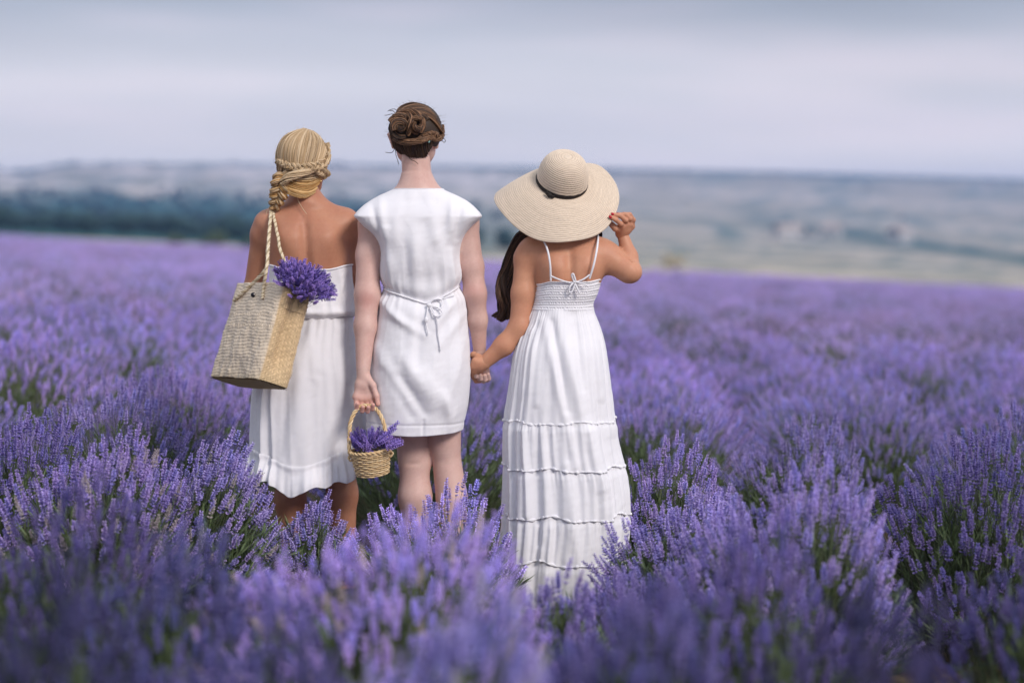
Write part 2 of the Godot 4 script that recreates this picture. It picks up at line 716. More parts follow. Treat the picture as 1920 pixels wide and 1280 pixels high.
func land_colour(px: float, d: float, k: float, k2: float) -> Color:
	var grass := Color(0.37, 0.33, 0.28).lerp(Color(0.22, 0.23, 0.19), clampf(k * 1.6 + 0.4, 0, 1))
	var wood := Color(0.012, 0.075, 0.075)
	var scrub := Color(0.075, 0.14, 0.14)
	var rock := Color(0.66, 0.58, 0.55)
	var left := 1.0 - smoothstep(650.0, 1150.0, px)
	var c := grass
	if d < 165.0:
		return Color(0.47, 0.41, 0.33).lerp(grass, smoothstep(0.0, 0.4, k))
	# fields of other crops lie in bands across the valley
	c = c.lerp(Color(0.47, 0.41, 0.36), smoothstep(0.05, 0.35, sin(log(d) * 21.0 + px * 0.0016) * 0.45 + k))
	c = c.lerp(scrub, smoothstep(0.08, 0.3, k2 * 0.7 + k * 0.5 + 0.08 * sin(log(d) * 11.0)) * 0.8)
	var w := left * (1.0 - smoothstep(820.0, 1010.0, d + k * 300.0))
	w = maxf(w, left * 0.7 * smoothstep(0.08, 0.3, k))
	c = c.lerp(wood, w)
	# pale cliffs under the plateau's rim, broken by scree and scrub
	var cliff := smoothstep(1040.0, 1160.0, d + k2 * 260.0) * (1.0 - smoothstep(1590.0, 1640.0, d)) * (1.0 - smoothstep(850.0, 1400.0, px) * 0.85)
	c = c.lerp(rock, cliff * smoothstep(-0.12, 0.12, k2 * 0.8 + k * 0.4 + 0.10 * sin(px * 0.03 + 3.0 * k)))
	c = c.lerp(wood, smoothstep(1180.0, 1230.0, d + k2 * 300.0) * (1.0 - smoothstep(1290.0, 1340.0, d + k2 * 300.0)) * left * 0.6)
	c = c.lerp(wood, smoothstep(1600.0, 1660.0, d) * 0.9)
	# a wooded gully runs down the right-hand slope
	var gully := 430.0 + (2000.0 - px) * 0.75
	var gd := (d - gully) / (60.0 + 0.06 * gully)
	c = c.lerp(wood, exp(-gd * gd) * smoothstep(1330.0, 1500.0, px) * 0.85)
	return c


func far_things() -> void:
	# trees on the slopes: too many and too far to count
	var mb := MB.new()
	for k in 46:
		var q := Vector3(rng.randfn(), rng.randfn(), rng.randfn()).normalized()
		var r := rng.randf_range(0.25, 0.5)
		mb.ball(Vector3(q.x * 1.3, 2.6 + q.y * 1.5, q.z * 1.3), Vector3(r, r * 0.8, r) * 1.5, Color(0.025, 0.055, 0.055) * rng.randf_range(0.7, 1.5), Basis(q, 1.0), 6)
	mb.tube(PackedVector3Array([Vector3.ZERO, Vector3(0.05, 1.2, 0), Vector3(0, 3, 0)]), PackedFloat32Array([0.2, 0.16, 0.06]), 5, Color(0.09, 0.07, 0.05), Color(0.09, 0.07, 0.05))
	var crown := mb.done()
	var spots: Array[Transform3D] = []
	var tries := 0
	while spots.size() < 900 and tries < 9000:
		tries += 1
		var px := rng.randf_range(-300, 2200)
		var d := 230.0 * pow(7.2, rng.randf())
		var keep := 0.02
		if px < 900 and d < 1000:
			keep = 0.4
		if d > 1560:
			keep = 0.7
		var gully := 430.0 + (2000.0 - px) * 0.75
		if px > 1350 and absf(d - gully) < 90:
			keep = 0.10
		if px > 950 and d < 1500:
			keep = 0.0 if d < 800 else 0.01
		if rng.randf() > keep:
			continue
		var s := rng.randf_range(0.4, 0.85) * (1.2 if d > 900 else 1.0)
		spots.append(Transform3D(Basis(Vector3.UP, rng.randf() * TAU).scaled(Vector3(s * 1.3, s, s * 1.3)), Vector3((px - 960) / F * d, hill_height(px, d) - 0.3, -d)))
	tag(many("woodland", crown, M.leaf, spots, [], self), "dark scattered trees and scrub on the far hillside", "trees", "", "stuff")

	# four bushes on the pale strip past the field's edge
	for p in [[402.0, 134.0, 1.1], [474.0, 131.0, 0.9], [330.0, 138.0, 0.8], [1265.0, 140.0, 1.0]]:
		var d: float = p[1]
		var o := thing("field_edge_bush", Vector3((p[0] - 960) / F * d, hill_height(p[0], d), -d), "", "bush", "bushes beyond the field's edge")
		tag(o, ["dark blurred bush on the pale strip, left of the blonde woman's shoulder bag", "dark blurred bush on the pale strip, the one closest to the blonde woman's arm", "small blurred bush at the left end of the pale strip", "pale blurred bush at the field's edge right of the raised elbow"][taken["field_edge_bush"] - 1], "bush")
		mb = MB.new()
		for k in 60:
			var q := Vector3(rng.randfn(), absf(rng.randfn()) * 0.8, rng.randfn()) * 0.35
			mb.ball(q + Vector3(0, 0.3, 0), Vector3.ONE * rng.randf_range(0.12, 0.28), (Color(0.36, 0.32, 0.24) if p[0] > 1000 else Color(0.06, 0.09, 0.06)) * rng.randf_range(0.7, 1.4), Basis(), 6)
		part("crown", mb, M.leaf, o).scale = Vector3.ONE * p[2]
		mb = MB.new()
		mb.tube(PackedVector3Array([Vector3(0, -0.1, 0), Vector3(0.02, 0.5, 0)]), PackedFloat32Array([0.05, 0.03]), 5, Color(0.1, 0.08, 0.06), Color(0.1, 0.08, 0.06))
		part("stem", mb, M.leaf, o)

	# a few houses in the valley on the right
	var hs := [[1478.0, 640.0, 9.0, 4.0, 0.3, "long white farmhouse in the valley, leftmost of the far houses"], [1560.0, 690.0, 7.0, 3.6, -0.4, "small pale house in the valley between the two white farmhouses"], [1688.0, 650.0, 8.0, 4.2, 0.8, "white house beside dark trees, rightmost of the far houses"], [1520.0, 600.0, 5.0, 3.0, 1.2, "low white shed in the valley in front of the farmhouse"]]
	for q in hs:
		var d: float = q[1]
		var o := thing("far_house", Vector3((q[0] - 960) / F * d, hill_height(q[0], d) - 0.3, -d), q[5], "house", "houses in the valley")
		o.rotation.y = q[4]
		var l: float = q[2] / 2
		var e: float = q[3]
		mb = MB.new()
		mb.box(Vector3(-l, 0, -3), Vector3(l, e, 3), Color.WHITE)
		part("wall", mb, M.wall, o)
		mb = MB.new()
		var rr := [PackedVector3Array([Vector3(-l - 0.4, e, 3.4), Vector3(l + 0.4, e, 3.4)]), PackedVector3Array([Vector3(-l - 0.4, e + 1.8, 0), Vector3(l + 0.4, e + 1.8, 0)]), PackedVector3Array([Vector3(-l - 0.4, e, -3.4), Vector3(l + 0.4, e, -3.4)]), PackedVector3Array([Vector3(-l - 0.4, e, 3.4), Vector3(l + 0.4, e, 3.4)])]
		mb.grid(rr, false, Color.WHITE)
		var rf := part("roof", mb, M.roof, o)
		mb = MB.new()
		mb.box(Vector3(l * 0.4, e + 0.8, -0.4), Vector3(l * 0.4 + 0.6, e + 2.5, 0.2), Color.WHITE)
		part("chimney", mb, M.wall, rf)
		for k in 3:
			mb = MB.new()
			mb.box(Vector3(-l * 0.7 + k * l * 0.6, 1.2, 2.98), Vector3(-l * 0.7 + k * l * 0.6 + 0.9, 2.4, 3.05), Color.WHITE)
			part("window", mb, M.glass, o)


func many(called: String, mesh: Mesh, m: Material, spots: Array[Transform3D], tints: Array, parent: Node3D) -> MultiMeshInstance3D:
	var mm := MultiMesh.new()
	mm.transform_format = MultiMesh.TRANSFORM_3D
	mm.use_colors = tints.size() > 0
	mm.mesh = mesh
	mm.instance_count = spots.size()
	for i in spots.size():
		mm.set_instance_transform(i, spots[i])
		if tints:
			mm.set_instance_color(i, tints[i])
	var o := MultiMeshInstance3D.new()
	o.name = called
	o.multimesh = mm
	o.material_override = m
	parent.add_child(o, true)
	return o


# ------------------------------------------------------------------ lavender
var spikes: Array[ArrayMesh] = []      # six heads on bare stems
var pale_spike: ArrayMesh
var bare_head: Array[ArrayMesh] = []   # short-stemmed, for bouquets
var sprig: ArrayMesh
var tuft: Array[ArrayMesh] = []

const STEM := 0.34


func spike_mesh(size: float, stem: float, blue: float, faded := false, bloom := 0.6) -> ArrayMesh:
	var mb := MB.new()
	var bend := Vector3(rng.randf_range(-0.02, 0.02), 0, rng.randf_range(-0.02, 0.02))
	var green := Color(0.13, 0.17, 0.085).lerp(Color(0.2, 0.2, 0.12), rng.randf())
	var path := PackedVector3Array()
	for i in 4:
		var t := i / 3.0
		path.append(Vector3(0, stem * t, 0) + bend * (t * t - 1.0))
	mb.tube(path, PackedFloat32Array([0.0011, 0.001, 0.0009, 0.0008]), 3, green * 0.8, green)
	var calyx := Color(0.165, 0.10, 0.40).lerp(Color(0.105, 0.095, 0.40), blue)
	var petal := Color(0.60, 0.475, 0.83).lerp(Color(0.42, 0.375, 0.81), blue)
	if faded:
		calyx = Color(0.42, 0.38, 0.34)
		petal = Color(0.55, 0.48, 0.5)
	var nw := rng.randi_range(6, 8)
	var y := stem
	for w in nw:
		var t := w / float(nw - 1)
		var full := 0.75 + 0.35 * sin(PI * minf(1.0, t * 1.1 + 0.15))
		var cnt := int(8 * full) if w < nw - 1 else 4
		var ph := rng.randf() * TAU
		for i in cnt:
			var a := ph + TAU * (i + rng.randf_range(-0.25, 0.25)) / cnt
			var out := Vector3(cos(a), rng.randf_range(0.5, 1.0) + 0.7 * t, sin(a)).normalized()
			var p := Vector3(0, y + rng.randf_range(-0.0015, 0.0015), 0)
			var ln := 0.0078 * full * rng.randf_range(0.85, 1.15) * size
			var c := calyx * rng.randf_range(0.75, 1.35)
			mb.bud(p, out * ln, 0.0016 * size, c, c.lerp(petal, 0.45))
			if rng.randf() < bloom:
				var tip := p + out * ln * 0.92
				var pc := petal * rng.randf_range(0.75, 1.2)
				var side := out.cross(Vector3.UP).normalized()
				for k in 2:
					var dir := (out + side * (0.9 if k else -0.9) + Vector3(0, 0.35, 0)).normalized()
					mb.leaf(tip, dir * 0.0052 * size, side.cross(dir).normalized(), 0.0022 * size, pc, pc * 1.15)
		y += (0.0075 if w > 0 else 0.0125) * size
	return mb.done()


func plants() -> void:
	rng.seed = 77
	for k in 6:
		spikes.append(spike_mesh(rng.randf_range(0.84, 1.0), STEM, k / 5.0))
		bare_head.append(spike_mesh(rng.randf_range(1.15, 1.35), 0.13, k / 7.0, false, 0.95))
	pale_spike = spike_mesh(0.85, STEM, 0.0, true)
	# a sprig of narrow grey-green leaves
	var mb := MB.new()
	for i in 16:
		var a := rng.randf() * TAU
		var y := rng.randf_range(0.0, 0.08)
		var d := Vector3(cos(a), rng.randf_range(0.9, 2.2), sin(a)).normalized() * rng.randf_range(0.035, 0.06)
		var g := Color(0.085, 0.13, 0.05).lerp(Color(0.13, 0.17, 0.09), rng.randf())
		mb.leaf(Vector3(0, y, 0), d, Vector3(-sin(a), 0, cos(a)), 0.0021, g * 0.8, g * 1.2)
	sprig = mb.done()
	# tufts: whole small bushes for the field farther off
	for k in 3:
		mb = MB.new()
		for i in 150:
			var q := dome_dir()
			var tip := Vector3(q.x * 0.5, 0.12 + q.y * 0.5, q.z * 0.5) * rng.randf_range(0.86, 1.1)
			var up := (q + Vector3(0, 0.8, 0)).normalized()
			var root := tip - up * 0.3
			var g := Color(0.11, 0.15, 0.07)
			mb.tube(PackedVector3Array([root, tip]), PackedFloat32Array([0.003, 0.002]), 3, g, g)
			var bl := rng.randf()
			for w in 4:
				var c := Color(0.49, 0.385, 0.80).lerp(Color(0.40, 0.36, 0.80), bl) * rng.randf_range(0.65, 1.4)
				mb.bud(tip + up * (w * 0.013 - 0.01), up * 0.02 + Vector3(rng.randf_range(-1, 1), 0, rng.randf_range(-1, 1)) * 0.005, 0.0085, c, c * 1.2)
		for i in 70:
			var q := dome_dir()
			var g := Color(0.085, 0.125, 0.06) * rng.randf_range(0.7, 1.3)
			mb.leaf(q * 0.1, Vector3(q.x * 0.36, 0.1 + q.y * 0.36, q.z * 0.36), q.cross(Vector3(0.3, 1, 0.2)).normalized(), 0.012, g, g * 1.2)
		tuft.append(mb.done())


func dome_dir() -> Vector3:
	var c := rng.randf_range(0.12, 1.0)
	var a := rng.randf() * TAU
	var s := sqrt(1.0 - c * c)
	return Vector3(s * cos(a), c, s * sin(a))


func aim(p: Vector3, up: Vector3, size: float) -> Transform3D:
	var x := up.cross(Vector3(0.3, 0.1, 1).normalized()).normalized()
	var b := Basis(x, up, x.cross(up)) * Basis(Vector3.UP, rng.randf() * TAU)
	return Transform3D(b.scaled(Vector3.ONE * size), p)


# stems of one bush: [transform, variant, tint] each; w, h: half width and height of the dome
func bush_stems(at_: Vector3, w: float, h: float, count: int, lean: Vector3, dark: float) -> Array:
	var out := []
	var tone := rng.randf_range(0.85, 1.15)
	var pink := rng.randf_range(-0.08, 0.1)
	for i in count:
		var q := dome_dir()
		var wob := 1.0 + 0.1 * sin(q.x * 5.0 + at_.x * 7.0) + rng.randf_range(-0.17, 0.08)
		var tip := Vector3(q.x * w, 0.1 + q.y * (h - 0.1), q.z * w) * wob
		var root := Vector3(q.x * w * 0.25, 0.02, q.z * w * 0.25) + Vector3(rng.randf_range(-1, 1), 0, rng.randf_range(-1, 1)) * 0.05
		var up := (tip - root).normalized() + lean + Vector3(0, 0.25, 0) + Vector3(rng.randf_range(-1, 1), rng.randf_range(-0.3, 0.3), rng.randf_range(-1, 1)) * 0.16
		up = up.normalized()
		var s := rng.randf_range(0.8, 1.15)
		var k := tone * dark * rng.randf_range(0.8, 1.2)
		var blue := clampf(1.0 - dark, 0.0, 0.5) * 0.3  # the painted corner darkening also leans to blue
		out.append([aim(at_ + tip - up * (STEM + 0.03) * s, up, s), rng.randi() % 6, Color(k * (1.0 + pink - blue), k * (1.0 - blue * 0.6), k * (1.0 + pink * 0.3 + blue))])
	return out


func bush_leaves(at_: Vector3, w: float, h: float, count: int, lean: Vector3, into: Array[Transform3D], tints: Array) -> void:
	for i in count:
		var q := dome_dir()
		var r := sqrt(rng.randf_range(0.1, 1.0))
		var p := Vector3(q.x * w * 0.78, 0.02 + q.y * (h - 0.17) * 0.85, q.z * w * 0.78) * r
		into.append(aim(at_ + p, (q + Vector3(0, 0.9, 0) + lean).normalized(), rng.randf_range(0.9, 1.6)))
		var k := rng.randf_range(0.7, 1.3)
		tints.append(Color(k, k, k * rng.randf_range(0.8, 1.1)))


# one bush as a thing; singles of its spikes are parts of their own
func bush(px: float, top: float, width: float, d: float, count: int, singles: int, label: String, lean := Vector3.ZERO, dark := 1.0, pale := 0) -> void:  # low dark paints the lower-corner vignette into the flower tint
	var x := (px - 960) / F * d
	var y := ground_height(x, d)
	var h := EYE + (SEA - top) / F * d - y
	var w := width / 2 / F * d
	var o := thing("lavender_bush", Vector3(x, y, -d), label, "lavender bush", "lavender bushes round the three women")
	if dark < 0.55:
		count = int(count * 0.62)   # bushes tinted dark as painted corner shade also get fewer spikes
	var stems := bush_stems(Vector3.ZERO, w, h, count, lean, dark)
	var per := []
	var tint := []
	for k in 7:
		per.append([] as Array[Transform3D])
		tint.append([])
	stems.sort_custom(func(a, b): return a[0].origin.z > b[0].origin.z)
	for i in stems.size():
		var s: Array = stems[i]
		var kind: int = 6 if pale and i % pale == 0 else s[1]
		if i < singles:
			var m := MeshInstance3D.new()
			m.name = "flower_spike"
			m.mesh = pale_spike if kind == 6 else spikes[kind]
			m.material_override = M.flower
			m.transform = s[0]
			o.add_child(m, true)
		else:
			per[kind].append(s[0])
			tint[kind].append(s[2])
	for k in 7:
		if per[k]:
			many("flower_spikes", pale_spike if k == 6 else spikes[k], M.flower, per[k], tint[k], o).set_meta("kind", "stuff")
	var lv: Array[Transform3D] = []
	var lt := []
	bush_leaves(Vector3.ZERO, w, h, int(count * 0.8), lean, lv, lt)
	many("foliage", sprig, M.leaf, lv, lt, o).set_meta("kind", "stuff")


func field() -> void:
	rng.seed = 5
	bush(720, 1005, 740, 3.95, 900, 0, "blurred lavender bush front and centre, in front of all three women", Vector3.ZERO, 1.25, 12)
	bush(825, 935, 330, 5.75, 255, 120, "small sharp lavender bush right in front of the dark-haired woman's bare legs", Vector3(0, 0.3, 0), 1.25)
	bush(585, 955, 170, 5.95, 165, 80, "little lavender clump in front of the blonde woman's legs, under her ruffled hem", Vector3(0.1, 0.1, 0))
	bush(385, 850, 300, 5.75, 495, 160, "lavender bush with long green stems leaning right, beside the blonde woman's hem", Vector3(0.3, 0, 0), 1.1, 17)
	bush(190, 850, 400, 5.5, 630, 60, "lavender bush with cream faded spikes, left of the leaning bush", Vector3(0.08, 0, 0), 0.85, 7)
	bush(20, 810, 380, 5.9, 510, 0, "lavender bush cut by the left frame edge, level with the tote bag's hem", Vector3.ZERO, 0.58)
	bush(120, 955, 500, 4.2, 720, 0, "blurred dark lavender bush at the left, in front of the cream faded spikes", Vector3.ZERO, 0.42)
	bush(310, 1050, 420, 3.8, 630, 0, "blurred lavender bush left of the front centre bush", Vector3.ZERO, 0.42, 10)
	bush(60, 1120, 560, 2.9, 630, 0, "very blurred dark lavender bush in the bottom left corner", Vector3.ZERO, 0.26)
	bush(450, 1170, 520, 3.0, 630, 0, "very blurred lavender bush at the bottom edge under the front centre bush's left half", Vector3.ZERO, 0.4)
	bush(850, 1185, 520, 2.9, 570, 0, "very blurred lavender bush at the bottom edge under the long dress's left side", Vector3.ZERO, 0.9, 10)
	bush(1140, 1095, 210, 5.0, 225, 80, "small dark lavender bush touching the long white dress's hem", Vector3(-0.1, 0, 0), 0.8)
	bush(1035, 1095, 230, 4.7, 150, 0, "low thin lavender bush in front of the long white dress, hiding its hem", Vector3.ZERO, 0.9)
	bush(1240, 845, 300, 6.45, 390, 60, "lavender bush standing close behind the right side of the long dress", Vector3.ZERO, 1.1)
	bush(1290, 940, 330, 5.5, 480, 100, "sharp lavender bush right beside the long dress's lowest tier", Vector3.ZERO, 1.1)
	bush(1490, 905, 460, 4.9, 690, 0, "wide lavender bush at the right, left of the dark gap between the rows", Vector3.ZERO, 1.05)
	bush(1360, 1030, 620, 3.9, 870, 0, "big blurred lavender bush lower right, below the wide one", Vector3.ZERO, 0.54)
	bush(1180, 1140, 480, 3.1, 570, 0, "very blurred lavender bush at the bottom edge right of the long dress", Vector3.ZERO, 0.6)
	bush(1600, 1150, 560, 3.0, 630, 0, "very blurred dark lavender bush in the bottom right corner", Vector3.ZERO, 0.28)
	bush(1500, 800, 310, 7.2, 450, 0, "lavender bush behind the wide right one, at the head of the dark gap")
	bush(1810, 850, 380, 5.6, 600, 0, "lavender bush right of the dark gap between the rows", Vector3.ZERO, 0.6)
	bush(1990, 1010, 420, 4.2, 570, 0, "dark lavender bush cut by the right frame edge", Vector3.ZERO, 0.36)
	bush(1900, 770, 380, 7.0, 480, 0, "lavender bush at the right frame edge, behind the one right of the gap", Vector3.ZERO, 0.8)

	# the rest of the field: nobody could count it
	var all := Node3D.new()
	all.name = "lavender_field"
	add_child(all)
	tag(all, "purple lavender field stretching away in rows behind the three women", "lavender field", "", "stuff")
	var per := []
	var tint := []
	for k in 6:
		per.append([] as Array[Transform3D])
		tint.append([])
	var lv: Array[Transform3D] = []
	var lt := []
	var tf := []
	var tft := []
	for k in 3:
		tf.append([] as Array[Transform3D])
		tft.append([])
	var ns := FastNoiseLite.new()
	ns.seed = 12
	ns.frequency = 0.09
	ns.fractal_octaves = 3
	var d := 6.9
	while d < 113.0:
		var step := 0.52 if d < 15.0 else (0.55 if d < 40.0 else 0.8)
		var half := d * 0.2824 * 1.7 + 2.0
		var i0 := int((-half - 0.6) / 1.05) - 1
		var i1 := int((half - 0.6) / 1.05) + 1
		for i in range(i0, i1 + 1):
			var x := 0.6 + 1.05 * i + 0.03 * (d - 6.0) + rng.randf_range(-0.08, 0.08)
			var dd := d + rng.randf_range(-0.12, 0.12)
			if dd < 7.4 and x > 0.4 and x < 2.6:
				continue
			if dd < 7.3 and absf(x + 0.25) < 0.75:
				continue
			if absf(x - 8.4) < 0.6 and d > 15:
				continue
			var patch := ns.get_noise_2d(x, dd)
			if patch < -0.42 or rng.randf() < (0.075 if dd < 28.0 else 0.03):
				continue
			var h := 0.6 * (1.0 + 0.22 * patch + rng.randf_range(-0.1, 0.08))
			var p := Vector3(x, ground_height(x, dd), -dd)
			if d < 15.0:
				for s in bush_stems(p, 0.5, h, 470 if d < 10 else 380, Vector3(0.03, 0, 0), 1.14 + 0.55 * patch):
					per[s[1]].append(s[0])
					tint[s[1]].append(s[2])
				bush_leaves(p, 0.5, h, 190, Vector3.ZERO, lv, lt)
			else:
				var k := rng.randi() % 3
				var sc := h / 0.62
				tf[k].append(Transform3D(Basis(Vector3.UP, rng.randf() * TAU).scaled(Vector3(1.05, sc, 1.05)), p))
				var b := rng.randf_range(0.8, 1.2) * (1.0 + 0.3 * patch)
				tft[k].append(Color(b * rng.randf_range(0.95, 1.2), b, b * rng.randf_range(0.95, 1.05)))
		d += step
	for k in 6:
		many("flower_spikes", spikes[k], M.flower, per[k], tint[k], all).set_meta("kind", "stuff")
	many("foliage", sprig, M.leaf, lv, lt, all).set_meta("kind", "stuff")
	for k in 3:
		many("far_bushes", tuft[k], M.flower, tf[k], tft[k], all).set_meta("kind", "stuff")


# ------------------------------------------------------------------ people
var far0 := 6.2        # distance of the person being built


func J(px: float, py: float, dz := 0.0) -> Vector3:
	return at(px, py, far0) + Vector3(0, 0, dz)


# bones: [a, b, ra, rb, k, flat]; meshes them on one grid
func flesh(mb: MB, bones: Array, cell: float, colour: Callable, rings := [], spine := [], blades := [], k_trunk := 0.03) -> void:
	var lo := Vector3.ONE * 1e9
	var hi := -lo
	for b in bones:
		if b[4] < 0:
			continue
		for e in [[b[0], b[2]], [b[1], b[3]]]:
			lo = lo.min(e[0] - Vector3.ONE * e[1])
			hi = hi.max(e[0] + Vector3.ONE * e[1])
	for r in rings:
		lo = lo.min(Vector3(r[1] - r[2], r[0], r[4] - r[3]))
		hi = hi.max(Vector3(r[1] + r[2], r[0], r[4] + r[3]))
	var g := Flesh.new(lo, hi, cell)
	if rings:
		g.trunk(rings, k_trunk, spine, blades)
	for b in bones:
		g.limb(b[0], b[1], b[2], b[3], b[4], b[5] if b.size() > 5 else 1.0)
	g.into(mb, colour)


# rings given in pixels: [py, px, half px, half depth m, towards the camera m]
func rings_of(list: Array) -> Array:
	var out := []
	for r in list:
		var p := J(r[1], r[0])
		out.append([p.y, p.x, r[2] / F * far0, r[3], p.z + r[4]])
	return out


func head(mb: MB, c: Vector3, turn: float, size: float, skin: Color, lips: Color, hair: Color, iris: Color) -> void:
	var b := Basis(Vector3.UP, turn)           # the face looks along -z of b
	var q := func(x: float, y: float, z: float) -> Vector3: return c + b * (Vector3(x, y, z) * size)
	var bones := [
		[q.call(0, 0.025, 0.02), q.call(0, 0.03, -0.022), 0.083 * size, 0.08 * size, 0.01],
		[q.call(0, -0.03, -0.04), q.call(0, -0.082, -0.066), 0.06 * size, 0.03 * size, 0.03],
		[q.call(-0.03, -0.05, -0.03), q.call(-0.02, -0.08, -0.055), 0.036 * size, 0.025 * size, 0.03],
		[q.call(0.03, -0.05, -0.03), q.call(0.02, -0.08, -0.055), 0.036 * size, 0.025 * size, 0.03],
		[q.call(0, 0.005, -0.096), q.call(0, -0.026, -0.116), 0.009 * size, 0.011 * size, 0.012],
		[q.call(-0.011, -0.031, -0.104), q.call(0.011, -0.031, -0.104), 0.008 * size, 0.008 * size, 0.008],
		[q.call(-0.034, 0.018, -0.088), q.call(0.034, 0.018, -0.088), 0.013 * size, 0.013 * size, 0.015],
		[q.call(-0.04, -0.018, -0.072), q.call(-0.034, -0.03, -0.074), 0.02 * size, 0.015 * size, 0.02],
		[q.call(0.04, -0.018, -0.072), q.call(0.034, -0.03, -0.074), 0.02 * size, 0.015 * size, 0.02],
		[q.call(-0.017, -0.057, -0.094), q.call(0.017, -0.057, -0.094), 0.0085 * size, 0.0085 * size, 0.006],
		[q.call(-0.013, -0.066, -0.091), q.call(0.013, -0.066, -0.091), 0.009 * size, 0.009 * size, 0.005],
	]
	for s in [-1.0, 1.0]:
		bones.append([q.call(s * 0.031, 0.0, -0.1), q.call(s * 0.031, 0.0, -0.099), 0.013 * size, 0.013 * size, -0.012])
		# ears: a rim bent like a C and a lobe
		bones.append([q.call(s * 0.080, -0.012, 0.008), q.call(s * 0.089, 0.016, 0.020), 0.008 * size, 0.009 * size, 0.006])
		bones.append([q.call(s * 0.089, 0.016, 0.020), q.call(s * 0.082, 0.024, -0.002), 0.007 * size, 0.006 * size, 0.005])
		bones.append([q.call(s * 0.080, -0.012, 0.008), q.call(s * 0.077, -0.028, 0.0), 0.007 * size, 0.008 * size, 0.005])
	var mouth: Vector3 = q.call(0, -0.061, -0.1)
	flesh(mb, bones, 0.005, func(p: Vector3) -> Color: return lips if (p - mouth).length() < 0.021 * size and absf((p - mouth).y) < 0.011 else skin)
	for s in [-1.0, 1.0]:
		mb.ball(q.call(s * 0.031, 0.0, -0.083), Vector3.ONE * 0.0125 * size, Color(0.75, 0.73, 0.7))
		mb.ball(q.call(s * 0.031, 0.0, -0.0915), Vector3.ONE * 0.0052 * size, iris)
		mb.tube(PackedVector3Array([q.call(s * 0.016, 0.021, -0.104), q.call(s * 0.032, 0.027, -0.1), q.call(s * 0.05, 0.02, -0.088)]), PackedFloat32Array([0.003, 0.003, 0.001]), 5, hair, hair)


func blotchy(c: Color) -> Callable:
	var n := FastNoiseLite.new()
	n.seed = 17
	n.frequency = 9.0
	n.fractal_octaves = 4
	return func(p: Vector3) -> Color:
		var k := n.get_noise_3dv(p)
		var f := n.get_noise_3dv(p * 9.0)
		return Color(c.r * (1.0 + 0.10 * k + 0.05 * f), c.g * (1.0 + 0.17 * k + 0.08 * f), c.b * (1.0 + 0.17 * k + 0.08 * f))


# fingers: lists of joints; palm: wrist and knuckle points
func hand_bones(wrist: Vector3, knuckles: Array, fingers: Array, thumb: Array, r := 0.0085) -> Array:
	var bones := []
	for k in knuckles.size():
		bones.append([wrist, knuckles[k], 0.017, 0.0115, 0.012])
		if k:
			bones.append([knuckles[k - 1], knuckles[k], 0.011, 0.011, 0.01])
			bones.append([wrist.lerp(knuckles[k - 1], 0.5), wrist.lerp(knuckles[k], 0.5), 0.015, 0.014, 0.012])
	for fg in fingers:
		for j in fg.size() - 1:
			bones.append([fg[j], fg[j + 1], r * (1.06 - 0.09 * j), r * (0.98 - 0.1 * j), 0.0035])
	for j in thumb.size() - 1:
		bones.append([thumb[j], thumb[j + 1], [0.0145, 0.0105, 0.0092][j], [0.0108, 0.0092, 0.0078][j], 0.007])
	return bones


# ------------------------------------------------------------------ hair
# a bundle of strands along a path
func lock(mb: MB, path: Array, radius: Array, count: int, twist: float, cols: Array, strand := 0.0024, flat := 1.0, m := 22) -> void:
	var p := spline(path, m)
	var x := Vector3.ZERO
	var fx := PackedVector3Array()
	var fy := PackedVector3Array()
	for j in m:
		var d := (p[mini(j + 1, m - 1)] - p[maxi(j - 1, 0)]).normalized()
		if j == 0:
			x = Vector3(0, 0, 1).cross(d).normalized() if absf(d.z) < 0.9 else Vector3.RIGHT
		x = (x - d * x.dot(d)).normalized()
		fx.append(x)
		fy.append(d.cross(x))
	for k in count:
		var a := rng.randf() * TAU
		var rho := sqrt(rng.randf())
		var col: Color = cols[rng.randi() % cols.size()] * rng.randf_range(0.75, 1.25)
		var s := PackedVector3Array()
		var w := PackedFloat32Array()
		var slip := rng.randf_range(-0.04, 0.04)
		for j in m:
			var t := j / float(m - 1)
			var e := t * (radius.size() - 1)
			var q := mini(int(e), radius.size() - 2)
			var r := lerpf(radius[q], radius[q + 1], e - q)
			var ang := a + twist * (t + slip)
			s.append(p[j] + (fx[j] * cos(ang) + fy[j] * (sin(ang) * flat)) * (rho * r) + Vector3(rng.randf_range(-1, 1), rng.randf_range(-1, 1), rng.randf_range(-1, 1)) * 0.0008)
			w.append(strand * (0.5 if j == m - 1 else 1.0))
		mb.tube(s, w, 4, col, col * rng.randf_range(0.85, 1.15))


# three locks plaited along a path
func braid(mb: MB, path: Array, wide: Array, turns: float, cols: Array, per := 26, strand := 0.0022, face := Vector3(0, 0, 1)) -> void:
	var m := 40
	var p := spline(path, m)
	for l in 3:
		var q := []
		var rad := []
		for j in m:
			var t := j / float(m - 1)
			var d := (p[mini(j + 1, m - 1)] - p[maxi(j - 1, 0)]).normalized()
			var x := d.cross(face).normalized()
			var y := x.cross(d)
			var e := t * (wide.size() - 1)
			var k := mini(int(e), wide.size() - 2)
			var r := lerpf(wide[k], wide[k + 1], e - k)
			var a := TAU * (turns * t + l / 3.0)
			q.append(p[j] + x * (sin(a) * r) + y * (sin(2 * a) * r * 0.55))
			rad.append(r * 0.56)
		lock(mb, q, rad, per, 2.5 * turns, cols, strand, 0.8, m)


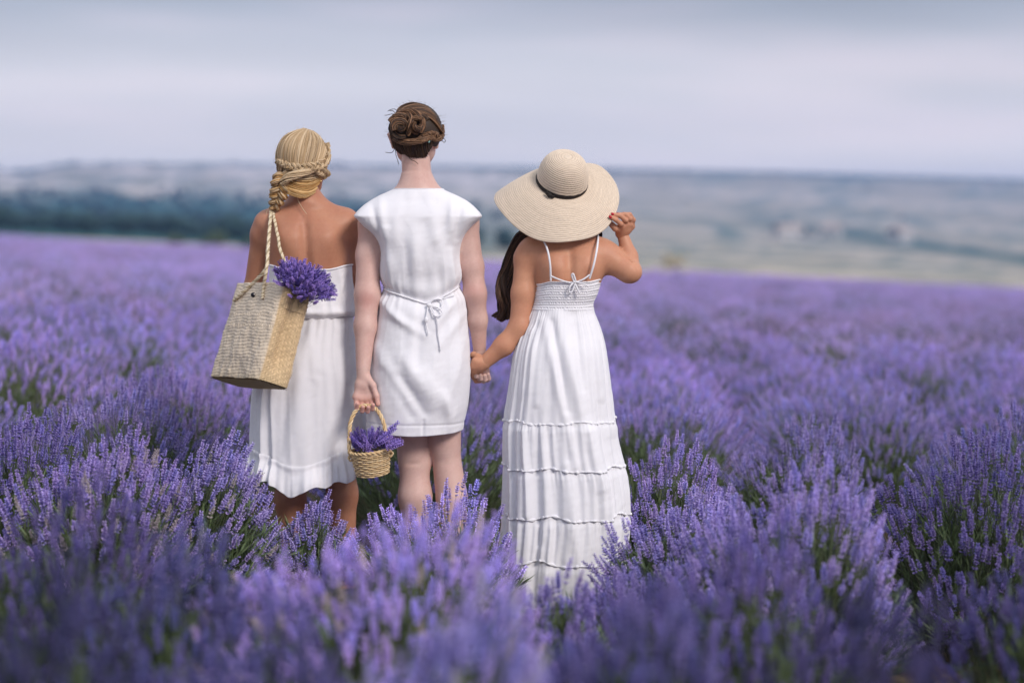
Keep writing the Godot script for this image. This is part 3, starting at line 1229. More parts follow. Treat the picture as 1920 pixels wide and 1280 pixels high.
# strands combed over a head between guide lines drawn on it, in pixels
func combed(mb: MB, c: Vector3, r: Vector3, guides: Array, count: int, cols: Array, strand := 0.0022, lift := 0.004) -> void:
	var m := 16
	var lines := []
	for g in guides:
		var q := []
		for e in g:
			q.append(Vector3(e[0], e[1], 0))
		lines.append(spline(q, m))
	for k in count:
		var u := (k + rng.randf_range(-0.5, 0.5)) / count * (lines.size() - 1)
		u = clampf(u, 0, lines.size() - 1.001)
		var i := int(u)
		var tone := (0.5 + 0.5 * sin(k * 0.21) * sin(k * 0.057 + 1.0) + rng.randf_range(-0.3, 0.3)) * (cols.size() - 1)
		var ti := clampi(int(tone), 0, cols.size() - 2)
		var col: Color = cols[ti].lerp(cols[ti + 1], clampf(tone - ti, 0, 1)) * rng.randf_range(0.85, 1.15)
		var s := PackedVector3Array()
		var up := lift + rng.randf_range(-0.002, 0.003) + 0.0025 * sin(k * 0.5) * sin(k * 0.083)
		var sway := rng.randf_range(-1.2, 1.2)
		for j in m:
			var e: Vector3 = lines[i][j].lerp(lines[i + 1][j], u - i)
			var p := J(e.x + sway * sin(j * 0.35 + k), e.y)
			var v := (p - c) / r
			v.z = 0
			var l := v.length()
			if l > 0.985:
				v *= 0.985 / l
				l = 0.985
			v.z = sqrt(1.0 - l * l)
			s.append(c + v * r + (v / r).normalized() * up)
		mb.tube(s, PackedFloat32Array([strand]), 4, col, col)


func cap(mb: MB, c: Vector3, r: Vector3, col: Color, low := -0.5, face_cut := 0.35, turn := 0.0) -> void:
	# the hair's under-layer: an ellipsoid open at the face
	var rows := []
	for j in 19:
		var row := PackedVector3Array()
		for i in 48:
			var a := TAU * i / 48.0
			var front := clampf((-sin(a - turn) - face_cut) * 3.0, 0, 1)
			var t: float = lerpf(0.02, lerpf(acos(low), 0.95, front), j / 18.0)
			row.append(c + Vector3(sin(t) * cos(a), cos(t), sin(t) * sin(a)) * r)
		rows.append(row)
	mb.grid(rows, true, col, true)


func rope(mb: MB, path: Array, r: float, pitch: float, cols: Array, m := 60) -> void:
	var p := spline(path, m)
	var len := 0.0
	for j in m - 1:
		len += p[j].distance_to(p[j + 1])
	for l in 3:
		var s := PackedVector3Array()
		for j in m:
			var d := (p[mini(j + 1, m - 1)] - p[maxi(j - 1, 0)]).normalized()
			var x := d.cross(Vector3(0.2, 0.1, 1)).normalized()
			var a := TAU * (len / pitch * j / float(m - 1) + l / 3.0)
			s.append(p[j] + (x * cos(a) + d.cross(x) * sin(a)) * r * 0.6)
		mb.tube(s, PackedFloat32Array([r * 0.52]), 6, cols[l % cols.size()], cols[l % cols.size()])


func cord(mb: MB, path: Array, r: float, col: Color, m := 30) -> void:
	mb.tube(spline(path, m), PackedFloat32Array([r]), 6, col, col)


const WHITE := Color(0.86, 0.85, 0.88)


func folds(n: int, amp: float, phase: float) -> Callable:
	return func(th: float) -> float:
		var a := sin(th * n + phase + 1.5 * sin(th * 2.0 + phase * 3.0) + 0.9 * sin(th * 5.0 + phase))
		var b := sin(th * (n * 2 + 1) + phase * 2.3 + 0.8 * sin(th * 4.0))
		return amp * (0.65 * (1.0 - absf(a)) + 0.35 * b - 0.3) * (0.75 + 0.45 * sin(th * 3.0 + phase * 1.7))


# ------------------------------------------------------------------ the blonde woman on the left
func blonde() -> void:
	far0 = 6.3
	rng.seed = 101
	var base := J(597, 0)
	base.y = ground_height(base.x, far0)
	var o := thing("person", base, "blonde woman with braided hair in a strapless white dress, tote bag on shoulder", "person", "three women holding together in the lavender field")
	var tan := Color(0.475, 0.225, 0.14)
	var skin := blotchy(tan)
	var mb := MB.new()
	var bones := [
		[J(575, 384, 0.0), J(568, 335, -0.015), 0.047, 0.046, 0.03],
		[J(573, 384, 0.0), J(508, 412, 0.0), 0.026, 0.032, 0.05], [J(577, 384, 0.0), J(646, 409, 0.0), 0.026, 0.034, 0.05],
		[J(502, 424, -0.01), J(492, 440, -0.015), 0.046, 0.042, 0.045], [J(492, 440, -0.015), J(472, 540, -0.05), 0.041, 0.035, 0.02], [J(472, 540, -0.05), J(486, 630, -0.2), 0.035, 0.024, 0.015],
		[J(648, 424, -0.01), J(655, 440, -0.015), 0.045, 0.042, 0.045], [J(655, 440, -0.015), J(661, 555, -0.05), 0.04, 0.033, 0.02], [J(661, 555, -0.05), J(630, 610, -0.23), 0.034, 0.023, 0.015],
		[J(553, 725, 0.0), J(546, 868, -0.01), 0.085, 0.052, 0.03], [J(546, 868, -0.01), J(545, 935, 0.012), 0.05, 0.05, 0.03], [J(545, 935, 0.012), J(546, 1060, 0.0), 0.05, 0.032, 0.03],
		[J(628, 725, 0.0), J(638, 868, -0.01), 0.085, 0.052, 0.03], [J(638, 868, -0.01), J(642, 925, 0.012), 0.05, 0.0505, 0.03], [J(642, 925, 0.012), J(648, 1070, 0.0), 0.05, 0.032, 0.03],
	]
	for e in [[546, 1060], [648, 1070]]:
		bones.append([J(e[0], e[1], 0.01), J(e[0], e[1] + 34, 0.035), 0.031, 0.03, 0.02])
		bones.append([J(e[0], e[1] + 32, 0.03), J(e[0], e[1] + 40, -0.13), 0.03, 0.024, 0.03])
	var rings := rings_of([[355, 571, 20, 0.036, -0.008], [375, 575, 30, 0.055, 0.0], [390, 574, 44, 0.06, 0.0], [402, 574, 66, 0.068, 0.005], [418, 576, 78, 0.082, 0.01], [445, 578, 80, 0.096, 0.014], [480, 580, 77, 0.1, 0.012], [520, 584, 73, 0.097, 0.002], [560, 590, 65, 0.088, -0.004], [600, 592, 65, 0.09, 0.0], [650, 578, 74, 0.11, 0.01], [700, 575, 80, 0.12, 0.02], [745, 575, 80, 0.115, 0.014], [775, 575, 68, 0.09, 0.0]])
	var up := J(0, 400).y
	var blades := []
	for s in [-1.0, 1.0]:
		var q := J(583 + s * 38, 445)
		blades.append([q.x, q.y, 0.045, 0.06, 0.013])
	flesh(mb, bones, 0.0075, skin, rings, [up + 0.02, J(0, 590).y, 0.016], blades, 0.045)
	head(mb, J(564, 305, -0.035), -0.4, 0.95, tan * 1.05, Color(0.45, 0.12, 0.1), Color(0.2, 0.12, 0.06), Color(0.1, 0.14, 0.2))
	for s in [[J(486, 630, -0.2), 1.0], [J(630, 610, -0.23), -1.0]]:
		var w: Vector3 = s[0]
		var kn := []
		var fg := []
		for k in 4:
			var kx := (k - 1.5) * 0.019
			kn.append(w + Vector3(kx, -0.075 + absf(k - 1.5) * 0.004, -0.02))
			fg.append([kn[k], kn[k] + Vector3(0, -0.036, -0.008), kn[k] + Vector3(0, -0.058, 0.006), kn[k] + Vector3(0, -0.07, 0.02)])
		flesh(mb, hand_bones(w, kn, fg, [w + Vector3(s[1] * 0.012, -0.015, 0), w + Vector3(s[1] * 0.04, -0.045, 0), w + Vector3(s[1] * 0.046, -0.078, 0.0)]), 0.004, skin)
	part("body", mb, M.skin, o, base)

	# hair
	mb = MB.new()
	var cols := [Color(0.58, 0.43, 0.275), Color(0.46, 0.32, 0.18), Color(0.70, 0.55, 0.37), Color(0.30, 0.19, 0.10), Color(0.52, 0.38, 0.23)]
	var gold := [Color(0.5, 0.29, 0.11), Color(0.58, 0.36, 0.15), Color(0.4, 0.22, 0.08), Color(0.62, 0.42, 0.2)]
	var hc := J(566, 297, -0.005)
	var hr := Vector3(0.084, 0.098, 0.104)
	cap(mb, hc, hr, Color(0.34, 0.22, 0.11), -0.55, 0.62, -0.3)
	combed(mb, hc, hr, [[[566, 246], [528, 262], [520, 290], [521, 304]], [[570, 245], [541, 262], [532, 290], [534, 307]], [[574, 245], [560, 260], [552, 285], [552, 311]], [[578, 246], [580, 260], [577, 285], [572, 313]], [[582, 248], [598, 262], [598, 285], [590, 311]], [[586, 250], [608, 265], [612, 285], [606, 304]]], 380, cols, 0.0016)
	combed(mb, hc, hr, [[[522, 306], [520, 318], [528, 332], [534, 344]], [[545, 314], [540, 322], [536, 336], [536, 348]], [[570, 318], [558, 326], [546, 340], [538, 352]]], 130, cols, 0.0016, 0.005)
	# golden hair swept from the nape and the right ear across to the braid
	for k in 7:
		var y := 322 + k * 6.5
		lock(mb, [J(612 - k * 3.5, y - 12 + k * 1.5, 0.015 + 0.004 * k), J(592 - k * 2, y + 3, 0.062), J(566, y + 6 - k * 0.4, 0.088), J(544, y + 2 - k, 0.088), J(532, 342 + k * 1.5, 0.08)], [0.008, 0.013, 0.014, 0.011], 60, 0.8, gold if k > 1 else cols, 0.0015, 0.7)
	# light twisted strand over the join
	lock(mb, [J(592, 318, 0.085), J(570, 326, 0.112), J(548, 334, 0.115), J(536, 344, 0.1)], [0.012, 0.015, 0.013], 110, 2.5, [cols[0], cols[2], cols[4]], 0.0015)
	part("hair", mb, M.hair, o, base)
	mb = MB.new()
	braid(mb, [J(608, 270, -0.02), J(613, 296, 0.025), J(606, 309, 0.075), J(588, 315, 0.098), J(566, 316, 0.108), J(546, 312, 0.1), J(532, 306, 0.08), J(521, 302, 0.04)], [0.011, 0.0115, 0.0115, 0.009, 0.007], 5.5, cols, 40, 0.0014)
	braid(mb, [J(612, 328, 0.01), J(606, 322, 0.055), J(597, 318, 0.085)], [0.012, 0.012, 0.009], 2.0, cols, 40, 0.0014)
	part("crown_braid", mb, M.hair, o, base)
	mb = MB.new()
	braid(mb, [J(536, 330, 0.08), J(532, 346, 0.085), J(528, 362, 0.075), J(522, 378, 0.06), J(516, 392, 0.045)], [0.020, 0.0245, 0.023, 0.0185, 0.010], 1.9, cols + gold, 60, 0.0022)
	part("side_braid", mb, M.hair, o, base)
	mb = MB.new()
	for k in 90:
		var a := rng.randf() * TAU
		var p := J(566 + 48 * cos(a), 297 - absf(53 * sin(a)), rng.randf_range(-0.02, 0.05))
		var q := p + (p - hc) * rng.randf_range(0.03, 0.13) + Vector3(0, rng.randf_range(-0.03, 0.01), 0)
		mb.tube(spline([p - (p - hc) * 0.05, p.lerp(q, 0.6) + Vector3(0.004, 0.004, 0), q], 8), PackedFloat32Array([0.0005, 0.0004, 0.0002]), 3, cols[2], cols[2])
	mb.tube(spline([J(566, 352, 0.07), J(562, 372, 0.068), J(570, 388, 0.078), J(580, 401, 0.088)], 14), PackedFloat32Array([0.0011]), 3, cols[2], cols[2])
	mb.tube(spline([J(512, 384, 0.05), J(505, 392, 0.05), J(502, 402, 0.045)], 8), PackedFloat32Array([0.0008]), 3, cols[2], cols[2])
	part("loose_strands", mb, M.hair, o, base)
	mb = MB.new()
	mb.ball(J(603, 340, 0.03), Vector3.ONE * 0.0045, Color.WHITE)
	part("earring", mb, M.gold, o, base)

	# dress: skirt, ruffle, blouson top
	var k := Cloth.new()
	k.far = far0
	k.keys = [[580, 518, 661, 0.0, 0.097, 2.2], [610, 503, 664, 0.005, 0.108, 2.2], [650, 488, 667, 0.012, 0.128, 2.2], [700, 479, 677, 0.018, 0.142, 2.2], [750, 472, 683, 0.018, 0.15, 2.2], [800, 469, 685, 0.014, 0.158, 2.2], [850, 467, 685, 0.01, 0.165, 2.2], [940, 464, 688, 0.01, 0.178, 2.2]]
	var fa := folds(7, 0.016, 0.7)
	var fb := folds(15, 0.005, 2.1)
	k.more = func(th: float, py: float, _px: float) -> float: return fa.call(th + 0.0006 * (py - 600)) * smoothstep(600, 840, py) + fb.call(th) * (0.25 + 0.75 * smoothstep(700, 600, py))
	k.strokes = [[640, 610, 652, 800, 9, 0.012], [575, 640, 560, 860, 14, 0.010], [612, 700, 618, 840, 10, -0.008], [520, 640, 505, 840, 12, 0.010], [545, 720, 540, 840, 8, -0.007], [590, 612, 596, 700, 7, 0.006], [655, 720, 640, 850, 8, -0.008], [488, 740, 482, 850, 7, -0.006]]
	var seam := func(th: float) -> float:
		var x := cos(th)
		var back := maxf(sin(th), 0.0)
		return 832.0 + 32.0 * exp(-pow((x + 0.05) / 0.6, 2.0)) * back + (1.0 - back) * 6.0
	var hem := func(th: float) -> float:
		var x := cos(th)
		var back := maxf(sin(th), 0.0)
		return 888.0 + back * (20.0 * exp(-pow((x + 0.17) / 0.14, 2.0)) + 14.0 * exp(-pow((x - 0.05) / 0.55, 2.0))) - 8.0 * smoothstep(0.6, 1.0, x) + 3.0 * sin(th * 17.0)
	mb = MB.new()
	k.sheet(mb, func(_t): return 583.0, func(t): return seam.call(t) + 1.0, 300, 110, WHITE, false)
	var dress := part("dress", mb, M.sheer, o, base)
	mb = MB.new()
	var gather := folds(26, 0.0055, 0.3)
	var rows := []
	for j in 30:
		var t := j / 26.0
		var row := PackedVector3Array()
		for i in 420:
			var th := TAU * i / 420.0
			var py: float = lerpf(seam.call(th) - 3.0, hem.call(th), minf(t, 1.0))
			var open := smoothstep(0.0, 0.9, t)
			var lift: float = 0.002 + 0.004 * exp(-pow(t * 9.0 - 0.6, 2.0)) + gather.call(th + 0.04 * sin(th * 5.0)) * (0.5 + 1.1 * open) + 0.012 * sin(th * 9.0 + 1.0) * open + 0.016 * open
			if j > 26:
				lift -= 0.0015 * (j - 26)
				py -= 4.0 * (j - 27)
			row.append(k.point(th, py, lift))
		rows.append(row)
	mb.grid(rows, true, WHITE)
	part("ruffle", mb, M.cloth, dress, base)
	k = Cloth.new()
	k.far = far0
	k.keys = [[488, 506, 660, 0.01, 0.104, 2.3], [500, 506, 660, 0.01, 0.106, 2.3], [530, 505, 662, 0.004, 0.108, 2.2], [560, 503, 665, 0.004, 0.112, 2.2], [578, 503, 667, 0.004, 0.116, 2.2], [588, 506, 666, 0.004, 0.114, 2.2], [597, 514, 660, 0.0, 0.1, 2.2]]
	var fc := folds(10, 0.006, 1.2)
	k.more = func(th: float, py: float, px: float) -> float: return fc.call(th + 0.001 * (py - 500)) * smoothstep(505, 560, py) + 0.006 * exp(-pow((py - 583.0) / 7.0, 2.0)) * (1.0 + 0.5 * sin(px * 0.11))
	k.strokes = [[640, 505, 652, 575, 6, 0.006], [615, 530, 622, 585, 6, -0.005], [600, 510, 590, 580, 7, 0.005], [655, 520, 640, 585, 5, -0.004]]
	mb = MB.new()
	k.sheet(mb, func(t): return 504.0 - 8.0 * smoothstep(0.4, 1.0, absf(cos(t))), func(t): return 594.0 + 4.0 * sin(cos(t) * 6.0), 220, 46, WHITE, true)
	part("blouson_top", mb, M.cloth, dress, base)
	mb = MB.new()
	var edge := []
	for i in 61:
		var th := TAU * i / 60.0
		edge.append(k.point(th, 504.0 - 8.0 * smoothstep(0.4, 1.0, absf(cos(th))), 0.001))
	mb.tube(spline(edge, 160), PackedFloat32Array([0.0034]), 6, WHITE, WHITE)
	part("elastic_hem", mb, M.cloth, dress, base)


# ------------------------------------------------------------------ the tote bag on her shoulder
func tote() -> void:
	far0 = 5.93
	rng.seed = 7
	var u := Vector3(-0.204, -0.012, -0.24)     # from the near corner along the wide face
	var v := Vector3(0.094, -0.0386, -0.058)    # along the narrow face
	var w := Vector3(0.079, 0.316, -0.04)      # up
	var c := J(485, 710)
	var base := c
	var o := thing("tote_bag", base, "woven straw tote bag with rope handles hanging from the blonde woman's shoulder", "tote bag")
	var mb := MB.new()
	var rows := []
	var cols := []
	var nu := 300
	var nv := 132
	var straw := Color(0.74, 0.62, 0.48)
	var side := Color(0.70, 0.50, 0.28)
	var ns := FastNoiseLite.new()
	ns.seed = 3
	ns.frequency = 1.0
	for j in nv + 6:
		var t := minf(j / float(nv), 1.0)
		var inner := maxf(j - nv, 0.0)
		var row := PackedVector3Array()
		var cl := PackedColorArray()
		for i in nu:
			var s := i / float(nu) * 2.0       # 0..1: along u, v ; 1..2 back
			var p: Vector3
			var q: Vector3
			var a: float
			var f := 0.73
			var on_side := 0.0
			var sd := fposmod(s, 1.0)
			var k := -0.5 if s < 1.0 else 0.5
			# outline: start at the far end of the wide face, along it to the near corner, along the narrow face, back again
			if sd < f:
				a = sd / f
				p = u * (1.0 - a) if s < 1.0 else v + u * a
				q = -v.normalized() * (1.0 if s < 1.0 else -1.0)
			else:
				a = (sd - f) / (1.0 - f)
				p = v * a if s < 1.0 else u + v * (1.0 - a)
				q = -u.normalized() * (1.0 if s < 1.0 else -1.0)
				on_side = smoothstep(0.0, 0.06, a) * smoothstep(1.0, 0.94, a)
			# rounded corners
			var corner := minf(sd / f, 1.0 - sd / f) if sd < f else minf(a, 1.0 - a) * 0.37
			var mid := (u + v) / 2
			p = p.lerp(mid, 0.06 * exp(-corner * 16.0))
			# the mouth narrows a little and the gusset folds inwards near the top
			p = p.lerp(mid, 0.05 * t)
			var lift := 0.012 * sin(PI * clampf(a, 0, 1)) * sin(PI * t) * (1.0 - on_side)
			lift += 0.004 * ns.get_noise_2d(s * 5.0, t * 4.0)
			if on_side > 0.0:
				lift += -0.026 * exp(-pow((a - 0.50) / 0.22, 2.0)) * smoothstep(0.0, 0.35, t) + 0.02 * t * t * sin(PI * a)
			# weave: plaited strips about 7 mm wide
			var U := s * 65.0 + ns.get_noise_2d(s * 9.0, t * 9.0) * 0.3
			var V := t * 40.0 + ns.get_noise_2d(t * 6.0 + 9.0, s * 4.0) * 0.5
			if on_side > 0.0:
				V += absf(a - 0.5) * 9.0
			if on_side > 0.5:
				U = s * 44.0
				V = t * 34.0 + absf(a - 0.5) * 7.0
			var over := (int(floor(U)) + int(floor(V))) % 2 == 0
			var fu := sin(PI * fposmod(U, 1.0))
			var fv := sin(PI * fposmod(V, 1.0))
			var bump := (fu if over else fv * 0.7)
			# rows of thicker weft that bulge over the wide face, deepest near the bottom
			var wave := ns.get_noise_2d(s * 6.0 + 3.0, t * 2.0)
			var rows_ := pow(absf(sin(PI * (t * 30.0 + wave * 0.8))), 0.7)
			bump = lerpf(bump, rows_, 0.86 * (1.0 - on_side))
			if absf(t - 0.655) < 0.011 or absf(t - 0.535) < 0.011:
				bump = 0.15 + 1.1 * float(int(U * 1.3) % 2) * (1.0 - on_side) + 0.5 * on_side
			lift += 0.0024 * bump + 0.010 * wave * (1.0 - on_side) * (1.0 - t)
			p += w * t + q * (lift - (0.004 if inner > 0 else 0.0))
			if inner > 0:
				p -= w.normalized() * 0.02 * (inner - 1.0)
			row.append(c + p)
			var tone := 0.66 + 0.34 * bump + 0.16 * ns.get_noise_2d(floor(U) * 3.1, floor(V) * 7.7)
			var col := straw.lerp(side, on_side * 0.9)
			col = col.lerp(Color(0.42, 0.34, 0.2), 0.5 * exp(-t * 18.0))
			cl.append(col * tone)
		rows.append(row)
		cols.append(cl)
	mb.grid(rows, true, cols, true)
	part("woven_body", mb, M.straw, o, base)
	# bottom
	mb = MB.new()
	rows = []
	cols = []
	for j in 41:
		var row := PackedVector3Array()
		var cl := PackedColorArray()
		for i in 121:
			var a := i / 120.0
			var b := j / 40.0
			var over := (i / 3 + j / 3) % 2 == 0
			row.append(c + u * lerpf(0.015, 0.985, a) + v * lerpf(0.02, 0.98, b) - w.normalized() * (0.003 + 0.012 * sin(PI * a) * sin(PI * b) + (0.0015 if over else 0.0)))
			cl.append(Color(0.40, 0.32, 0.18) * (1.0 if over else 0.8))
		rows.append(row)
		cols.append(cl)
	mb.grid(rows, false, cols)
	part("bottom", mb, M.straw, o, base)
	var rc := [Color(0.68, 0.57, 0.40), Color(0.42, 0.33, 0.21), Color(0.74, 0.64, 0.48)]
	mb = MB.new()
	var face := func(a: float, t: float) -> Vector3: return c + u * a + w * t - v.normalized() * 0.008
	rope(mb, [face.call(0.86, 0.80), face.call(0.70, 0.90), at(497, 505, 6.1), at(501, 470, 6.14), at(505, 430, 6.2), at(507, 402, 6.24), at(508, 393, 6.29), at(508, 402, 6.36), at(511, 440, 6.30), at(508, 400, 6.25), at(504, 440, 6.17), at(500, 500, 6.05), face.call(0.34, 0.95), face.call(0.30, 0.82)], 0.0062, 0.024, rc, 190)
	part("rope_handle", mb, M.straw, o, base)
	mb = MB.new()
	var back := func(a: float, t: float) -> Vector3: return c + v + u * a + w * t + v.normalized() * 0.004
	rope(mb, [back.call(0.2, 0.86), back.call(0.18, 1.0), at(531, 484, 6.13), at(520, 440, 6.19), at(513, 406, 6.235), at(512, 394, 6.29), at(514, 404, 6.37), at(516, 470, 6.36), back.call(0.75, 1.0), back.call(0.75, 0.85)], 0.0062, 0.024, rc, 130)
	part("rope_handle", mb, M.straw, o, base)
	mb = MB.new()
	mb.ball(face.call(0.5, 0.86), Vector3(0.0085, 0.0085, 0.0085), Color(0.015, 0.015, 0.02))
	mb.ball(face.call(0.47, 0.865) + Vector3(0, 0, 0.006), Vector3(0.003, 0.003, 0.003), Color(0.5, 0.45, 0.4))
	part("magnet_button", mb, mat(Color.WHITE, 0.3), o, base)

	# the bunch of lavender standing in it
	var root := c + w * 0.62 + v * 0.5 + u * 0.12
	var bq := thing("lavender_bouquet", root, "thick bunch of cut lavender sticking out of the straw tote bag", "bouquet")
	bouquet(bq, root, c + w * 0.97 + v * 0.62 + u * 0.10 + Vector3(0.016, 0.012, 0.02), Vector3(0.36, 0.62, 0.55).normalized(), 310, 0.077, 0.056, 0.53)


# spikes fanning out of a mouth point
func bouquet(o: Node3D, root: Vector3, mouth: Vector3, up: Vector3, count: int, spread: float, tall: float, size := 1.0) -> void:
	var x := up.cross(Vector3(0, 0, 1)).normalized()
	var y := x.cross(up)
	for i in count:
		var r := sqrt(rng.randf()) * (1.0 if i % 9 else rng.randf_range(1.0, 1.35))
		var a := rng.randf() * TAU
		var tip := mouth + (x * cos(a) * 1.15 + y * sin(a) * 0.75) * spread * r + up * tall * (sqrt(maxf(0.1, 1.0 - r * r * 0.8)) + rng.randf_range(-0.25, 0.12))
		var d := (tip - mouth + up * 0.06 + Vector3(rng.randf_range(-1, 1), rng.randf_range(-1, 1), rng.randf_range(-1, 1)) * 0.04).normalized()
		var s := rng.randf_range(0.8, 1.1) * size
		var m := MeshInstance3D.new()
		m.name = "flower_spike"
		m.mesh = bare_head[rng.randi() % 6]
		m.material_override = M.cut_flower if rng.randf() < 0.6 else M.cut_flower_deep
		m.transform = aim(tip - d * 0.15 * s - root, d, s)
		o.add_child(m, true)


# ------------------------------------------------------------------ the dark-haired woman in the middle
func middle() -> void:
	far0 = 6.2
	rng.seed = 202
	var base := J(802, 0)
	base.y = ground_height(base.x, far0)
	var o := thing("person", base, "tall woman with brown updo in a short white cap-sleeved dress, carrying a basket", "person", "three women holding together in the lavender field")
	var pale := Color(0.64, 0.425, 0.37)
	var pink := Color(0.58, 0.315, 0.275)
	var spots := blotchy(pale)
	var elbow := J(690, 560, 0.07)
	var elbow2 := J(890, 545, 0.03)
	var skin := func(p: Vector3) -> Color:
		var k := exp(-(p - elbow).length_squared() / 0.0012) + exp(-(p - elbow2).length_squared() / 0.0012)
		var q: Color = spots.call(p)
		return q.lerp(pink, clampf(k, 0, 1))
	var mb := MB.new()
	var bones := [
		[J(784, 372, -0.005), J(779, 300, -0.02), 0.0505, 0.0495, 0.03],
		[J(784, 352, -0.01), J(718, 398, 0.0), 0.03, 0.03, 0.05], [J(784, 352, -0.01), J(850, 396, 0.0), 0.03, 0.03, 0.05],
		[J(706, 406, -0.005), J(696, 420, -0.01), 0.046, 0.043, 0.04], [J(696, 420, -0.01), J(690, 478, 0.0), 0.043, 0.0405, 0.02], [J(690, 478, 0.0), J(690, 552, 0.03), 0.0405, 0.042, 0.02], [J(690, 552, 0.03), J(687, 610, 0.055), 0.0425, 0.036, 0.02], [J(687, 610, 0.055), J(685, 688, 0.095), 0.036, 0.0245, 0.02],
		[J(862, 402, -0.005), J(873, 416, -0.01), 0.046, 0.043, 0.04], [J(873, 416, -0.01), J(885, 500, 0.0), 0.042, 0.039, 0.02], [J(885, 500, 0.0), J(891, 550, 0.01), 0.0385, 0.037, 0.02], [J(891, 550, 0.01), J(896, 600, -0.005), 0.037, 0.031, 0.02], [J(896, 600, -0.005), J(899, 658, -0.03), 0.031, 0.0225, 0.02],
		[J(766, 745, 0.0), J(777, 862, -0.01), 0.083, 0.050, 0.03], [J(777, 862, -0.01), J(778, 930, 0.012), 0.0505, 0.0525, 0.03], [J(779, 930, 0.012), J(776, 1075, 0.0), 0.0525, 0.032, 0.03],
		[J(820, 745, 0.0), J(837, 862, -0.01), 0.083, 0.0495, 0.004], [J(837, 862, -0.01), J(847, 932, 0.012), 0.0495, 0.0545, 0.004], [J(847, 932, 0.012), J(852, 1080, 0.0), 0.0545, 0.032, 0.004],
	]
	# creases behind the knees
	bones.append([J(760, 868, 0.052), J(797, 864, 0.052), 0.004, 0.004, -0.012])
	bones.append([J(818, 864, 0.052), J(852, 868, 0.052), 0.004, 0.004, -0.012])
	for e in [[776, 1075], [852, 1080]]:
		bones.append([J(e[0], e[1], 0.01), J(e[0], e[1] + 32, 0.035), 0.031, 0.03, 0.02])
		bones.append([J(e[0], e[1] + 30, 0.03), J(e[0], e[1] + 38, -0.14), 0.03, 0.024, 0.03])
	var rings := rings_of([[325, 779, 20, 0.036, -0.012], [345, 781, 30, 0.056, -0.005], [358, 783, 44, 0.06, 0.0], [374, 784, 68, 0.066, 0.004], [395, 785, 82, 0.076, 0.008], [430, 787, 80, 0.095, 0.012], [480, 789, 72, 0.1, 0.01], [540, 791, 66, 0.088, -0.004], [580, 791, 70, 0.09, 0.0], [640, 791, 82, 0.108, 0.01], [700, 790, 88, 0.12, 0.02], [755, 789, 84, 0.11, 0.014], [780, 789, 70, 0.09, 0.0]])
	flesh(mb, bones, 0.0075, skin, rings, [J(0, 350).y, J(0, 580).y, 0.006], [], 0.04)
	head(mb, J(777, 260, -0.03), -0.06, 0.96, pale, Color(0.45, 0.16, 0.14), Color(0.07, 0.04, 0.03), Color(0.1, 0.06, 0.03))
	# left hand, palm to the back, fingers hooked round the basket's handle
	var w := J(685, 692, 0.097)
	var kn := [J(673, 738, 0.112), J(683, 741, 0.11), J(693, 741, 0.11), J(702, 738, 0.112)]
	var fg := []
	for k in 4:
		var a: Vector3 = kn[k]
		var ln: float = [0.026, 0.031, 0.032, 0.029][k]
		fg.append([a, a + Vector3(0.001, -ln, 0.008), a + Vector3(0.004, -ln - 0.008, 0.03), a + Vector3(0.007, -ln + 0.007, 0.041)])
	flesh(mb, hand_bones(w, kn, fg, [w + Vector3(0.012, -0.018, 0.006), J(704, 716, 0.122), J(711, 735, 0.13), J(714, 750, 0.134)]), 0.003, func(p: Vector3) -> Color: return pale.lerp(Color(0.66, 0.34, 0.28), smoothstep(J(0, 720).y, J(0, 755).y, p.y) * 0.7))
	# right hand, held by the woman on the right
	w = J(899, 660, -0.03)
	kn = [J(888, 693, -0.022), J(896, 698, -0.03), J(904, 700, -0.036), J(911, 698, -0.042)]
	fg = []
	for k in 4:
		var a: Vector3 = kn[k]
		fg.append([a, a + Vector3(0.005, -0.020 - 0.004 * minf(k, 2), 0.014), a + Vector3(0.010, -0.022, 0.034), a + Vector3(0.008, -0.006, 0.046)])
	flesh(mb, hand_bones(w, kn, fg, [w + Vector3(-0.008, -0.012, 0), J(889, 676, -0.012), J(889, 690, -0.0), J(893, 699, 0.006)]), 0.003, skin)
	part("body", mb, M.skin, o, base)

	# hair: a cap combed to a twisted bun at the left and a braid along the right
	mb = MB.new()
	var cols := [Color(0.05, 0.031, 0.024), Color(0.075, 0.044, 0.03), Color(0.032, 0.022, 0.019), Color(0.13, 0.073, 0.043), Color(0.06, 0.041, 0.032)]
	var warm := [Color(0.19, 0.10, 0.055), Color(0.11, 0.06, 0.037), Color(0.055, 0.034, 0.025), Color(0.25, 0.14, 0.08)]
	var hc := J(780, 243, -0.015)
	var hr := Vector3(0.089, 0.093, 0.1)
	cap(mb, hc, hr, Color(0.05, 0.032, 0.025), -0.62, 0.3)
	combed(mb, hc, hr, [[[745, 222], [752, 204], [775, 196], [800, 204]], [[750, 225], [768, 208], [795, 205], [812, 215]], [[762, 224], [785, 212], [808, 220], [822, 235]], [[775, 226], [798, 222], [815, 232], [828, 250]]], 300, [cols[2], cols[0], cols[1], cols[3], warm[0], warm[3]], 0.0015)
	combed(mb, hc, hr, [[[742, 285], [738, 268], [736, 250], [742, 235]], [[755, 290], [748, 275], [745, 262], [748, 250]]], 80, cols, 0.0015)
	# up from the nape
	combed(mb, hc, Vector3(hr.x * 0.95, hr.y * 1.06, hr.z * 0.94), [[[750, 277], [748, 268], [748, 262], [750, 256]], [[764, 289], [758, 276], [756, 266], [758, 258]], [[781, 296], [776, 282], [774, 270], [776, 260]], [[798, 290], [796, 278], [796, 268], [798, 258]], [[812, 268], [812, 262], [812, 256], [812, 250]]], 320, cols, 0.0015, 0.005)
	part("hair", mb, M.hair, o, base)
	mb = MB.new()
